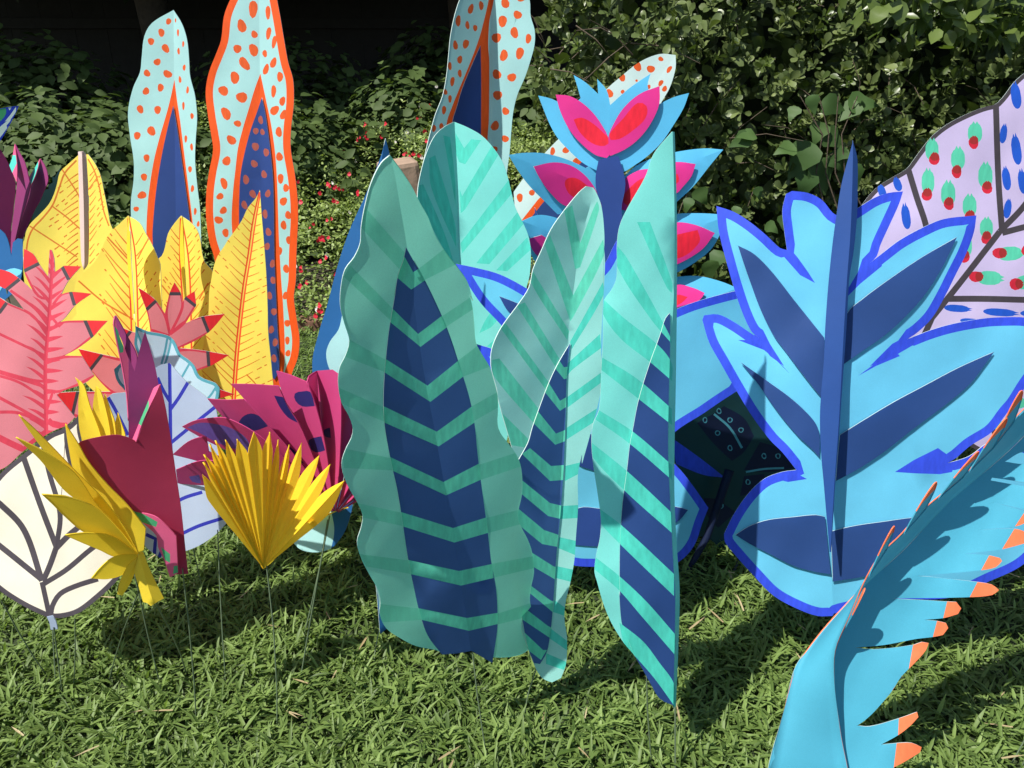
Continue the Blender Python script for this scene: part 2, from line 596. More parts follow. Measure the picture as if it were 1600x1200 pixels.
def line_spine(c, flat, R0, R1):
    pts = q(c, *flat) if isinstance(flat, (list, tuple)) and not isinstance(flat[0], tuple) else flat
    n = len(pts)
    return [(p[0], p[1], R0 + (R1 - R0) * i / (n - 1)) for i, p in enumerate(pts)]


def spine(pts, R0, R1):
    """distances run from R0 at the first to R1 at the last point, evenly along the line"""
    P = np.array(pts, float)
    L = np.concatenate([[0], np.cumsum(np.linalg.norm(np.diff(P, axis=0), axis=1))])
    return [(p[0], p[1], R0 + (R1 - R0) * l / L[-1]) for p, l in zip(pts, L)]

# ================================================================== the setting
SOIL = plain('soil', (0.045, 0.038, 0.024), 0.95, 22, 0.5, 0.6)
TURF = plain('turf_thatch', (0.022, 0.036, 0.010), 0.95, 40, 0.5, 0.6)
GRASS = foliage_mat('grass_blades', (0.056, 0.100, 0.018), (0.215, 0.310, 0.085), 0.34, 0.48, 0.28)
HEDGE = foliage_mat('hedge_leaves', (0.046, 0.078, 0.020), (0.190, 0.235, 0.085), 0.25, 0.36, 0.45)
HEDGE_N = foliage_mat('young_leaves', (0.055, 0.095, 0.018), (0.150, 0.205, 0.050), 0.35, 0.35, 0.5)
IVY = foliage_mat('ivy_leaves', (0.032, 0.076, 0.020), (0.085, 0.150, 0.042), 0.28, 0.55, 0.25)
BUSH = foliage_mat('bush_leaves', (0.034, 0.062, 0.016), (0.105, 0.155, 0.045), 0.25, 0.6, 0.22)
SALV = foliage_mat('salvia_leaves', (0.115, 0.175, 0.040), (0.330, 0.420, 0.125), 0.25, 0.5, 0.35)
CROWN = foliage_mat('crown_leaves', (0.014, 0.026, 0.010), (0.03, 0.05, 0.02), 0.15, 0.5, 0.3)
PETAL = foliage_mat('red_petals', (0.50, 0.010, 0.035), (0.70, 0.03, 0.06), 0.3, 0.5, 0.3)
PETALW = foliage_mat('white_petals', (0.75, 0.70, 0.70), (0.8, 0.74, 0.76), 0.3, 0.5, 0.3)
BARK = plain('bark', (0.06, 0.045, 0.032), 0.9, 25, 0.5, 1.0)
TWIG = plain('twig_bark', (0.085, 0.062, 0.042), 0.85, 60, 0.4, 0.4)
TIMBER = plain('shade_black_timber', (0.020, 0.019, 0.018), 0.85, 12, 0.4, 0.4)  # near-black base colour holds the deep shade under the trees
BRICK = plain('brick_red', (0.17, 0.085, 0.055), 0.9, 18, 0.45, 0.7)
STONE = plain('weathered_sandstone', (0.30, 0.21, 0.15), 0.9, 16, 0.4, 0.8)


def box_mesh(name, lo, hi, mat, bevel=0.0):
    import bmesh
    bm = bmesh.new()
    bmesh.ops.create_cube(bm, size=1.0)
    for v in bm.verts:
        v.co = Vector([lo[i] + (hi[i] - lo[i]) * (v.co[i] + 0.5) for i in range(3)])
    if bevel:
        bmesh.ops.bevel(bm, geom=bm.edges[:] + bm.verts[:], offset=bevel, segments=2, profile=0.6, affect='EDGES')
    me = bpy.data.meshes.new(name)
    bm.to_mesh(me); bm.free()
    me.materials.append(mat)
    return me


# leaf templates: x across, y along, z up (folded at the midrib and curling)
def leaf_tpl(outline, fold=0.18, curl=0.12):
    """outline: half widths along the length, [(t, w), ...]"""
    V, Fc = [], []
    for t, w in outline:
        z = -curl * t * t
        V += [(-w, t, z + fold * w), (0, t, z), (w, t, z + fold * w)]
    for i in range(len(outline) - 1):
        a = 3 * i
        Fc += [(a, a + 1, a + 4, a + 3), (a + 1, a + 2, a + 5, a + 4)]
    return np.array(V, float), np.array(Fc, np.int32)


OVATE = leaf_tpl([(0.0, 0.02), (0.22, 0.26), (0.5, 0.33), (0.8, 0.18), (1.0, 0.01)], 0.22, 0.20)
OBOVATE = leaf_tpl([(0.0, 0.02), (0.35, 0.14), (0.66, 0.26), (0.88, 0.22), (1.0, 0.05)], 0.24, 0.18)
SMALL = leaf_tpl([(0.0, 0.02), (0.45, 0.27), (1.0, 0.02)], 0.2, 0.15)
HEART = leaf_tpl([(0.0, 0.10), (0.12, 0.36), (0.34, 0.42), (0.55, 0.26), (0.78, 0.15), (1.0, 0.01)], 0.16, 0.30)
BLADE = leaf_tpl([(0.0, 0.045), (0.5, 0.058), (1.0, 0.004)], 0.35, 0.0)


def frames(axis, normal):
    """rotation matrices whose y is axis and whose z is close to normal"""
    y = axis / np.linalg.norm(axis, axis=1, keepdims=True)
    x = np.cross(y, normal); x /= np.maximum(np.linalg.norm(x, axis=1, keepdims=True), 1e-6)
    z = np.cross(x, y)
    return np.stack([x, y, z], -1)


def scatter_mesh(name, tpl, pos, axis, normal, size, mat, tint, widen=None, bend=None):
    V, Fc = tpl
    n, k = len(pos), len(V)
    M = frames(axis, normal)
    S = np.repeat(size[:, None], 3, 1)
    if widen is not None: S = S * np.stack([widen, np.ones(n), np.ones(n)], 1)
    loc = V[None] * S[:, None, :]
    if bend is not None:
        loc[..., 2] -= bend[:, None] * size[:, None] * (V[None, :, 1] ** 2)
    W = np.einsum('nij,nkj->nki', M, loc) + pos[:, None, :]
    FF = (Fc[None] + (np.arange(n) * k)[:, None, None]).reshape(-1, Fc.shape[1])
    return np_mesh(name, W.reshape(-1, 3), FF, [mat], None, True, np.repeat(tint, k))


def unit(a):
    return a / np.maximum(np.linalg.norm(a, axis=-1, keepdims=True), 1e-9)


def pieces(parent, name, tpl, n_mesh, mat, pos, axis, normal, size):
    """leaves that can be picked apart one by one: objects sharing a few meshes"""
    tm = []
    V, Fc = tpl
    for i in range(n_mesh):
        W = V.copy()
        W[:, 0] *= 0.85 + 0.3 * random.random()
        W[:, 2] += (random.random() - .6) * 0.25 * W[:, 1] ** 2 + 0.05 * np.sin(W[:, 1] * 7 + i)
        tm.append(np_mesh(name, W, Fc, [mat], None, True, np.full(len(W), 0.15 + 0.5 * random.random())))
    M = frames(axis, normal)
    for i in range(len(pos)):
        o = bpy.data.objects.new(name, tm[i % n_mesh])
        COL.objects.link(o)
        o.parent = parent
        R = Matrix(M[i].tolist()).to_4x4()
        o.matrix_basis = Matrix.Translation(Vector(pos[i]) - parent.location) @ R @ Matrix.Scale(float(size[i]), 4)


# ---- ground
lawn = link_mesh('lawn', np_mesh('lawn', [(-60, -20, 0), (60, -20, 0), (60, 90, 0), (-60, 90, 0)], [(0, 1, 2, 3)], [TURF]))
tag(lawn, kind='structure')

N = 165000
gy = 0.72 + (3.75 - 0.72) * rng.random(N * 2) ** 1.25
gx = (rng.random(N * 2) * 2 - 1) * (0.80 * gy + 0.80)
clump = np.sin(gx * 17 + 3 * np.sin(gy * 9)) * np.sin(gy * 21 + 2 * np.sin(gx * 11)) + .5 * np.sin(gx * 47 + 1) * np.sin(gy * 53)
ok = rng.random(N * 2) < 0.72 + 0.25 * clump
gx, gy, clump = gx[ok][:N], gy[ok][:N], clump[ok][:N]
n = len(gx)
az = rng.random(n) * 2 * np.pi + 1.2 * np.sin(gx * 6 + gy * 4)
el = np.radians(5 + 70 * rng.random(n) ** 1.3)
ax = np.stack([np.cos(az) * np.cos(el), np.sin(az) * np.cos(el), np.sin(el)], 1)
nr = np.stack([-np.cos(az) * np.sin(el) + .25 * rng.normal(size=n), -np.sin(az) * np.sin(el) + .25 * rng.normal(size=n), np.cos(el)], 1)
ln = 0.020 + 0.028 * rng.random(n) ** 1.5
hz = 0.004 + 0.020 * rng.random(n) + 0.008 * clump
grass = link_mesh('grass', scatter_mesh('grass', BLADE, np.stack([gx, gy, hz], 1), ax, nr, ln, GRASS,
                                        np.clip(0.42 + 0.27 * rng.normal(size=n) + 0.16 * clump, 0, 1.25),
                                        (0.0030 + 0.0038 * rng.random(n)) / ln / 0.06 * 0.54, 0.1 + 0.7 * rng.random(n)))
tag(grass, kind='stuff')
# dry clippings lying in the turf
n = 260
p = np.stack([(rng.random(n) * 2 - 1) * 1.4, 0.85 + 2 * rng.random(n), 0.03 + .012 * rng.random(n)], 1)
a = rng.random(n) * 6.28
DRY = foliage_mat('dry_clippings', (0.30, 0.22, 0.11), (0.46, 0.38, 0.22), 0.2, 0.6, 0.3)
clip = link_mesh('dry_grass', scatter_mesh('dry_grass', BLADE, p, np.stack([np.cos(a), np.sin(a), .1 * rng.normal(size=n)], 1),
                                           np.tile([0, 0, 1.], (n, 1)), .02 + .03 * rng.random(n), DRY, rng.random(n), np.full(n, .8), None))
tag(clip, kind='stuff')

# ---- the planted bank behind the lawn
nx_, ny_ = 60, 40
X, Y = np.meshgrid(np.linspace(-6, 0.9, nx_), np.linspace(3.28, 9.0, ny_))
Z = 0.02 + 0.10 * np.clip((Y - 3.28) / 1.2, 0, 1) + .02 * np.sin(X * 7 + Y * 3) + 0.015 * np.sin(Y * 13)
Z[0] = -0.02
idx = np.arange(nx_ * ny_).reshape(ny_, nx_)
bed = link_mesh('flower_bed_soil', np_mesh('flower_bed_soil', np.stack([X, Y, Z], -1).reshape(-1, 3),
                np.stack([idx[:-1, :-1], idx[:-1, 1:], idx[1:, 1:], idx[1:, :-1]], -1).reshape(-1, 4), [SOIL]))
tag(bed, kind='structure')

edging = thing('brick_edging', 'low row of red bricks along the front of the flower bed', 'edging', (-1.5, 3.24, 0))
bm_ = [box_mesh('brick', (-.105, -.05, -.03), (.105, .05, .045), BRICK, 0.006) for _ in range(1)][0]
for i in range(24):
    o = bpy.data.objects.new('brick', bm_); COL.objects.link(o); o.parent = edging
    o.location = (-2.0 + i * 0.222 + random.uniform(-.006, .006), random.uniform(-.012, .012), 0.0 + random.uniform(-.008, .008))
    o.rotation_euler = (random.uniform(-.05, .05), random.uniform(-.04, .04), random.uniform(-.05, .05))

sp0 = place(646, 285, 3.6)
stone = thing('stone_block', 'pale brown weathered stone block among the red flowers', 'stone', (float(sp0[0]), 3.6, 0.1))
so = link_mesh('block', box_mesh('block', (-.085, -.12, -.15), (.085, .12, float(sp0[2]) + .0), STONE, 0.02), stone)
so.rotation_euler = (0, math.radians(-7), math.radians(14))


# flowering ground cover: small leaves on low mounds
def bank_h(x, y):
    return 0.10 + 0.68 * np.clip((y - 3.2) / 1.7, 0, 1) + 0.05 * np.sin(x * 5 + y * 2) + .04 * np.sin(x * 11 - y * 7) + 0.03 * np.sin(y * 17 + x * 3)


sal = thing('salvia_bush', 'low bank of tiny leaved salvia dotted with red and white flowers', 'shrub', (-0.8, 3.9, 0.0))
n = 40000
sy = 3.15 + 1.82 * rng.random(n); sx = -2.1 + 2.75 * rng.random(n)
lay = rng.random(n) ** 2.2
sz = bank_h(sx, sy) * np.clip((sy - 3.08) / .16, .3, 1) - 0.10 * lay + .02 * rng.normal(size=n)
d = unit(np.stack([rng.normal(size=n), rng.normal(size=n) - .5, .5 + .5 * rng.normal(size=n)], 1))
nr = unit(np.stack([.6 * rng.normal(size=n) - .1, .6 * rng.normal(size=n) - .35, 1 + 0 * d[:, 0]], 1))
tuft = np.sin(sx * 23 + 2 * np.sin(sy * 15)) * np.sin(sy * 27)
tag(link_mesh('foliage', scatter_mesh('foliage', SMALL, np.stack([sx, sy, np.maximum(sz, .01)], 1) , d, nr, .017 + .014 * rng.random(n), SALV,
                                      np.clip(.42 + .20 * rng.normal(size=n) + .18 * tuft - 0.1 * lay, 0, 1.1)), None), kind='stuff')
fo = bpy.data.objects['foliage']; fo.parent = sal; fo.matrix_parent_inverse = Matrix.Translation(-sal.location)


def flower_mesh(mat, nm='flower'):
    V, Fc = [], []
    tv, tf = OVATE
    rows = [((0, -.6, -.8), .012), ((.7, -.5, -.55), .011), ((-.7, -.5, -.55), .011), ((0, -.3, 1), .010)]
    for i, (ax_, s) in enumerate(rows):
        ax_ = np.array([ax_]); M = frames(unit(ax_.astype(float)), np.array([[0, -1., .4]]))[0]
        W = (tv * np.array([1.7 if i else 2.0, 1, 1]) * s) @ M.T
        Fc += (tf + len(V) * 1).tolist(); V += W.tolist()
    return np_mesh(nm, V, Fc, [mat], None, True, np.full(len(V), .5))


fm_r, fm_w = flower_mesh(PETAL), flower_mesh(PETALW)
FL = [(570, 208, 0), (578, 205, 0), (512, 200, 0), (560, 218, 0), (575, 215, 0), (594, 212, 0), (657, 164, 1), (668, 165, 0), (656, 183, 0), (682, 135, 1), (474, 232, 0),
      (520, 286, 1), (525, 291, 0), (516, 290, 0), (537, 295, 0), (467, 284, 0), (500, 372, 0), (508, 374, 0), (514, 371, 0), (512, 398, 1), (511, 401, 0),
      (464, 416, 1), (471, 417, 0), (490, 350, 0), (527, 312, 1), (528, 315, 0), (519, 341, 0), (646, 240, 0), (653, 242, 0), (640, 245, 0), (660, 246, 1),
      (636, 205, 1), (500, 475, 0), (497, 482, 1), (505, 484, 0), (632, 241, 0), (613, 262, 0), (618, 221, 1), (490, 232, 1), (470, 315, 0), (556, 252, 1), (540, 232, 0),
      (560, 300, 0), (544, 268, 0), (548, 330, 1), (530, 420, 0), (480, 440, 0), (570, 196, 0), (602, 196, 0), (664, 205, 0), (672, 215, 0), (500, 300, 0), (545, 205, 0)]
for i, (fx, fy, w) in enumerate(FL):
    best = None
    for R in np.arange(3.1, 5.2, .02):
        P = place(fx, fy, R)
        if P[2] < bank_h(P[0], P[1]) + .02: best = P; break
    if best is None: best = place(fx, fy, 4.9)
    for j in range(2 if not w else 1):
        o = bpy.data.objects.new('flower', fm_w if w else fm_r); COL.objects.link(o); o.parent = sal
        o.location = Vector(best) + Vector((random.uniform(-.016, .016), -.05, random.uniform(-.012, .014))) * (j * 1.0 + .2) - sal.location
        s = random.uniform(.9, 1.35)
        o.scale = (s, s, s); o.rotation_euler = (random.uniform(-.5, .5), random.uniform(-.5, .5), random.uniform(-.7, .7))
st = []
for i, (fx, fy, w) in enumerate(FL[:10]):
    pass


# broad leaved bushes at the back
def bush(name, label, cx, cy, rx, ry, z0, z1, n, n_big, size, seed, mat=BUSH):
    r = np.random.default_rng(seed)
    t = thing(name, label, 'bush', (cx, cy, 0.05))
    th = r.random(n) * 2 * np.pi; u = r.random(n)
    ph = np.arccos(1 - 1.15 * u)                         # from the top down to below the widest part
    bul = 1 + .13 * np.sin(th * 5 + seed) * np.sin(ph * 6) + .10 * np.sin(th * 9 + 2 * ph)
    dep = 1 - 0.35 * r.random(n) ** 2
    h = z1 - z0
    D = np.stack([np.sin(ph) * np.cos(th) * rx, np.sin(ph) * np.sin(th) * ry, np.cos(ph) * h * .75], 1) * (bul * dep)[:, None]
    pos = D + np.array([cx, cy, z0 + h * .25])
    keep = pos[:, 2] > .05
    pos, D, dep = pos[keep], D[keep], dep[keep]
    m = len(pos)
    out = unit(D / np.array([rx, ry, h]))
    nr = unit(out + np.array([0, -.25, .75]) + .38 * r.normal(size=(m, 3)))
    ax = unit(np.cross(nr, r.normal(size=(m, 3))) + out * .4 + np.array([0, 0, -.35]))
    sz = size * (.55 + .7 * r.random(m))
    front = np.argsort(pos[:, 1] - .6 * sz * 10 + 1.5 * (1 - dep) - pos[:, 2] * .2)
    big, rest = front[:n_big], front[n_big:]
    pieces(t, 'leaf', OVATE, 5, mat, pos[big], ax[big], nr[big], sz[big] * 1.05)
    o = link_mesh('foliage', scatter_mesh('foliage', OVATE, pos[rest] - np.array(t.location), ax[rest], nr[rest], sz[rest], mat,
                                          np.clip(.36 + .2 * r.normal(size=len(rest)), 0, 1)), t)
    tag(o, kind='stuff')
    for i in range(6):
        a = random.random() * 6.28
        tube('branch', t, [(cx + .05 * math.cos(a), cy + .05 * math.sin(a), 0.03), (cx + .4 * rx * math.cos(a), cy + .4 * ry * math.sin(a), z0 + .4 * h),
                           (cx + .75 * rx * math.cos(a), cy + .75 * ry * math.sin(a), z0 + .72 * h)], .012, TWIG, 5, .004)
    return t


bush('leafy_bush', 'broad leaved green bush filling the left background behind the yellow leaves', -2.45, 4.35, 1.05, .62, 0.0, 0.88, 6760, 160, .068, 3)
bush('leafy_bush', 'broad leaved bush seen between the two orange spotted leaves on the left', -1.28, 4.65, .62, .5, 0.0, 0.86, 3900, 90, .068, 5)
bush('leafy_bush', 'dim leafy bush above the red flowers right of the orange edged leaf', -0.62, 5.15, .55, .45, 0.1, 1.00, 3380, 90, .068, 8)
bush('leafy_bush', 'shaded dark leafy bush under the trees beside the hedge end', 0.02, 5.6, .55, .45, 0.1, 1.12, 1300, 60, .105, 12)
bush('leafy_bush', 'low dark bush in the gap behind the magenta fan at the left edge', -3.9, 4.9, .9, .6, 0.0, 0.80, 1500, 60, .105, 15)

bush('leafy_bush', 'tall dim bush deep in the shade behind the left spotted leaf', -3.3, 5.5, .9, .5, 0.2, 1.22, 2600, 60, .085, 21)
bush('leafy_bush', 'tall dim bush deep in the shade behind the orange edged leaf', -1.6, 5.8, .8, .5, 0.2, 1.20, 2400, 60, .085, 25)
bush('leafy_bush', 'farthest dim bush before the dark fence in the middle background', -0.5, 6.4, .7, .5, 0.3, 1.32, 2200, 50, .09, 29)

# ---- clipped hedge on the right
hx0, hx1, hyf, hz1 = 0.10, 4.6, 3.06, 2.3


def hedge_y(x, z):
    return hyf + .10 * np.sin(x * 4.1 + z * 2.3) + .07 * np.sin(z * 7.1 + x * 3.0 + 1) + .05 * np.sin(x * 11 + 2) * np.sin(z * 9) + .22 * np.clip((0.38 - (x - hx0)) / .38, 0, 1) ** 2


hedge = thing('hedge', 'tall dense evergreen hedge with whorled leaves filling the right background', 'hedge', (1.8, 3.4, 0))
nw = 4200
wx = hx0 + (hx1 - hx0) * rng.random(nw) ** 1.25
wz = 0.06 + (hz1 - 0.06) * rng.random(nw)
wd = 0.34 * rng.random(nw) ** 1.7
patch = np.sin(wx * 9 + 2 * np.sin(wz * 7)) * np.sin(wz * 10 + wx * 3)
keep = (rng.random(nw) < .80 + .35 * patch)
wx, wz, wd, patch = wx[keep], wz[keep], wd[keep], patch[keep]
nw = len(wx)
wc = np.stack([wx, hedge_y(wx, wz) + wd, wz], 1)
wa = unit(np.stack([.55 * rng.normal(size=nw), -.75 + .25 * rng.normal(size=nw), .55 + .4 * rng.normal(size=nw)], 1))
per = 8
n = nw * per
c = np.repeat(wc, per, 0); A = np.repeat(wa, per, 0)
t1 = unit(np.cross(A, np.array([0.31, .2, .93]))); t2 = np.cross(A, t1)
ang = np.tile(np.arange(per) * 2.4, nw) + np.repeat(rng.random(nw) * 6.28, per) + .25 * rng.normal(size=n)
opn = np.tile(np.linspace(.35, 1.15, per), nw) + .18 * rng.normal(size=n)
rad = t1 * np.cos(ang)[:, None] + t2 * np.sin(ang)[:, None]
ax = unit(A * np.cos(opn)[:, None] + rad * np.sin(opn)[:, None])
nr = unit(A * np.sin(opn)[:, None] - rad * np.cos(opn)[:, None] + .25 * rng.normal(size=(n, 3)))
sz = (.026 + .022 * rng.random(n)) * np.repeat(.75 + .5 * rng.random(nw), per)
pos = c - A * (np.tile(np.linspace(0, .030, per), nw))[:, None]
tint = np.clip(np.repeat(.34 + .16 * rng.normal(size=nw), per) + .18 * rng.normal(size=n), 0, 1.15)
young = np.repeat(rng.random(nw) < .13, per)
score = c[:, 1] - 2.2 * sz + .15 * rng.random(n)
vis = (np.abs(c[:, 0]) < .72 * c[:, 1]) & (c[:, 2] > .55) & (c[:, 2] < 1.32)
order = np.argsort(np.where(vis & ~young, score, 99))[:150]
bigm = np.zeros(n, bool); bigm[order] = True
pieces(hedge, 'leaf', OBOVATE, 6, HEDGE, pos[bigm], ax[bigm], nr[bigm], sz[bigm] * 1.12)
rest = ~bigm & ~young
HL = np.array(hedge.location)
tag(link_mesh('foliage', scatter_mesh('foliage', OBOVATE, pos[rest] - HL, ax[rest], nr[rest], sz[rest], HEDGE, tint[rest], .85 + .4 * rng.random(rest.sum())), hedge), kind='stuff')
tag(link_mesh('young_foliage', scatter_mesh('young_foliage', OBOVATE, pos[young] - HL, ax[young], nr[young], sz[young] * .85, HEDGE_N, tint[young]), hedge), kind='stuff')
# deeper leaves that close the hedge
n = 9000
p = np.stack([hx0 + .08 + (hx1 - hx0) * rng.random(n), 0 * rng.random(n), hz1 * rng.random(n)], 1)
p[:, 1] = hedge_y(p[:, 0], p[:, 2]) + .26 + .5 * rng.random(n)
d = unit(rng.normal(size=(n, 3)))
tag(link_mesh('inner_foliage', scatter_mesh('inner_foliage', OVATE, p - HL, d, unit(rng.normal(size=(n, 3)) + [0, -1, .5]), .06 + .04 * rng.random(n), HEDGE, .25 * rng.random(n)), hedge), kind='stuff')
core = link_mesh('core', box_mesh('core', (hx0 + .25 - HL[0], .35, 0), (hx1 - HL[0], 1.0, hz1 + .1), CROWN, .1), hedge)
for i in range(85):
    x, z = hx0 + .02 + 2.2 * random.random() ** 1.3, .55 + .95 * random.random()
    y = float(hedge_y(x, z)) + random.uniform(-.01, .16)
    dx, dz = random.uniform(-.28, .28), random.uniform(-.12, .25)
    tube('twig', hedge, [(x, y + .03, z), (x + dx * .5, y + random.uniform(-.03, .03), z + dz * .5 + .02), (x + dx, y - .02 + random.uniform(-.04, .04), z + dz)],
         random.uniform(.0015, .0032), TWIG, 5, .001)
# stray long twigs at the hedge's end
for (a_, b_) in [((690, 0), (790, 105)), ((800, 108), (890, 128)), ((730, 60), (800, 95)), ((790, 190), (880, 150)), ((840, 40), (930, 95)), ((850, 130), (960, 60)), ((905, 20), (1010, 85))]:
    A_, B_ = place(a_[0] + 60, a_[1], 3.1), place(b_[0] + 30, b_[1], 3.05)
    tube('twig', hedge, [A_, (A_ + B_) / 2 + np.array([0, -.02, .012]), B_], .0028, TWIG, 5, .0014)

# ivy climbing over the hedge face: big heart shaped leaves
ivy = thing('ivy_vine', 'climbing ivy with large pale green leaves hanging on the hedge face', 'vine', (1.15, 3.0, 0.1))
IV = [(1255, 245, .150, -35), (1285, 270, .135, 25), (1300, 215, .10, 60), (1230, 232, .085, -80), (1260, 285, .11, -10), (1300, 165, .10, 70), (1330, 170, .09, -60), (1345, 160, .11, 95),
      (1280, 205, .085, -20), (1310, 250, .10, 40), (1330, 275, .12, 15), (1170, 210, .07, -100), (1160, 218, .08, -70), (1095, 305, .075, 30), (1075, 318, .06, -30), (1120, 405, .095, -45),
      (1110, 420, .08, 10), (1225, 345, .06, 0), (1205, 355, .06, 60), (1315, 240, .07, -50), (1270, 160, .07, 20), (1150, 330, .05, -40), (1185, 300, .05, 20), (1240, 175, .06, -35)]
ip, ia, inn, isz = [], [], [], []
for (x, y, s, a) in IV:
    P = place(x, y, 3.0); P[1] = min(float(hedge_y(P[0], P[2])) - .05, 3.1); P = place(x, y, P[1])
    a = math.radians(a)
    d = np.array([math.sin(a), -.25 + random.uniform(-.2, .1), -math.cos(a)])
    ip.append(P - d / np.linalg.norm(d) * s * .4); ia.append(d); inn.append(np.array([-.25 + random.uniform(-.4, .3), -.75, .6 + random.uniform(-.3, .3)])); isz.append(s)
pieces(ivy, 'leaf', HEART, 5, IVY, np.array(ip), np.array(ia, float), np.array(inn), np.array(isz))
for k_ in range(4):
    s_ = [(1290 + 20 * k_, 330), (1275 + 15 * k_, 270), (1285 + 10 * k_, 210), (1250 + 30 * k_, 150)]
    tube('vine_stem', ivy, [place(x, y, 3.02) for x, y in s_], .003, TWIG, 5, .002)
tube('vine_stem', ivy, [(1.25, 3.03, -.02), (1.3, 3.0, .3), place(1290, 330, 3.02)], .005, TWIG, 5, .003)

# branch of another shrub with bright leaves over the top right of the hedge
shr = thing('overhanging_shrub', 'shrub with bright yellow green leaves over the top right corner of the hedge', 'shrub', (2.6, 3.0, 0))
n = 620
p0 = place(np.array([1620.] * n), np.array([40.] * n), np.full(n, 2.85))
tpx = rng.random(n)
px_, py_ = 1600 - 190 * tpx + 60 * rng.normal(size=n), -60 + 125 * rng.random(n) ** .9 * (1 - .35 * tpx) + 15 * rng.normal(size=n)
P = place(px_, py_, 2.62 + .35 * rng.random(n))
d = unit(np.stack([rng.normal(size=n), .4 * rng.normal(size=n) - .3, -.5 + .5 * rng.normal(size=n)], 1))
nr = unit(np.stack([.4 * rng.normal(size=n) - .3, -.6 + .4 * rng.normal(size=n), .9 + 0 * d[:, 0]], 1))
szz = .045 + .035 * rng.random(n)
fr = np.argsort(P[:, 1])
pieces(shr, 'leaf', OVATE, 4, HEDGE_N, P[fr[:70]], d[fr[:70]], nr[fr[:70]], szz[fr[:70]])
tag(link_mesh('foliage', scatter_mesh('foliage', OVATE, P[fr[70:]] - np.array(shr.location), d[fr[70:]], nr[fr[70:]], szz[fr[70:]], HEDGE_N, .4 * rng.random(n - 70), np.full(n - 70, .7)), shr), kind='stuff')
tube('stem', shr, [(2.6, 3.0, -.02), (2.5, 2.98, .7), (2.15, 2.9, 1.25), (1.75, 2.8, 1.36)], .012, TWIG, 6, .004)

# ---- what stands in the dark under the trees
fence = thing('timber_fence', 'timber fence coloured near black for the deep shade under the trees', 'fence', (-1.5, 8.0, 0))
for i in range(34):
    link_mesh('board', box_mesh('board', (-5.0 + i * .30, -.02, 0), (-5.0 + i * .30 + .299, .005 + .004 * (i % 3), 3.2), TIMBER, .003), fence)
for z in (.5, 1.42, 2.6):
    link_mesh('rail', box_mesh('rail', (-5.0, -.075, z), (5.2, -.023, z + .09), TIMBER, .004), fence)


def tree(label, x, y, h, r, cr, n, seed, low):
    rr = np.random.default_rng(seed)
    t = thing('shade_tree', label, 'tree', (x, y, 0))
    tube('trunk', t, [(x, y, -.05), (x + .04, y + .02, h * .35), (x - .05, y, h * .7), (x, y + .05, h)], r, BARK, 10, r * .55)
    for i in range(6):
        a = i * 1.05 + seed
        tube('limb', t, [(x, y, h * .7), (x + cr * .4 * math.cos(a), y + cr * .35 * math.sin(a), h * .95), (x + cr * .8 * math.cos(a), y + cr * .75 * math.sin(a), h * 1.15)], r * .4, BARK, 7, r * .12)
    d = unit(rr.normal(size=(n, 3))) * (rr.random(n) ** .4)[:, None]
    P = d * np.array([cr, cr * .85, (h * 1.5 - low) / 2]) + np.array([x, y, (h * 1.5 + low) / 2])
    P += .12 * np.sin(P[:, [1, 2, 0]] * 5)
    nr = unit(rr.normal(size=(n, 3)) * .7 + np.array([0, 0, 1.]))
    ax_ = unit(np.cross(nr, rr.normal(size=(n, 3))))
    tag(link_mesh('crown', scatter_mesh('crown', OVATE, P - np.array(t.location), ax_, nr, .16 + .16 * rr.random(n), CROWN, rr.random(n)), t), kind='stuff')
    return t


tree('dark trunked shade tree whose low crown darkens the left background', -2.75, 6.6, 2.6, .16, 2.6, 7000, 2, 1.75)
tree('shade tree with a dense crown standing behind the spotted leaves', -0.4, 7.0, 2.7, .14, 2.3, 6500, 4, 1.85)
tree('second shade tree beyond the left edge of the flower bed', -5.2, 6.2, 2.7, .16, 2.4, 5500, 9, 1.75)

# ================================================================== the paper leaves
G_SPOT = 'tall spotted paper leaves'
G_TEAL = 'striped sea green paper leaves'
G_YEL = 'yellow paper leaves with orange veins'
G_BLUE = 'royal blue edged paper leaves'


def dots(c, flat, key='dot', wob=.12):
    """flat: x, y, w, h, tilt in crop units"""
    s = CROPS[c][2]
    out = []
    for i in range(0, len(flat), 5):
        x, y = q(c, flat[i], flat[i + 1])[0]
        out.append((key, blob(x, y, flat[i + 2] / s, flat[i + 3] / s, flat[i + 4], wob=wob)))
    return out


def S(key, c, *v):
    return (key, smooth(q(c, *v), True, 85 if key in ('violet', 'mauve', 'redp') else 40, 6))


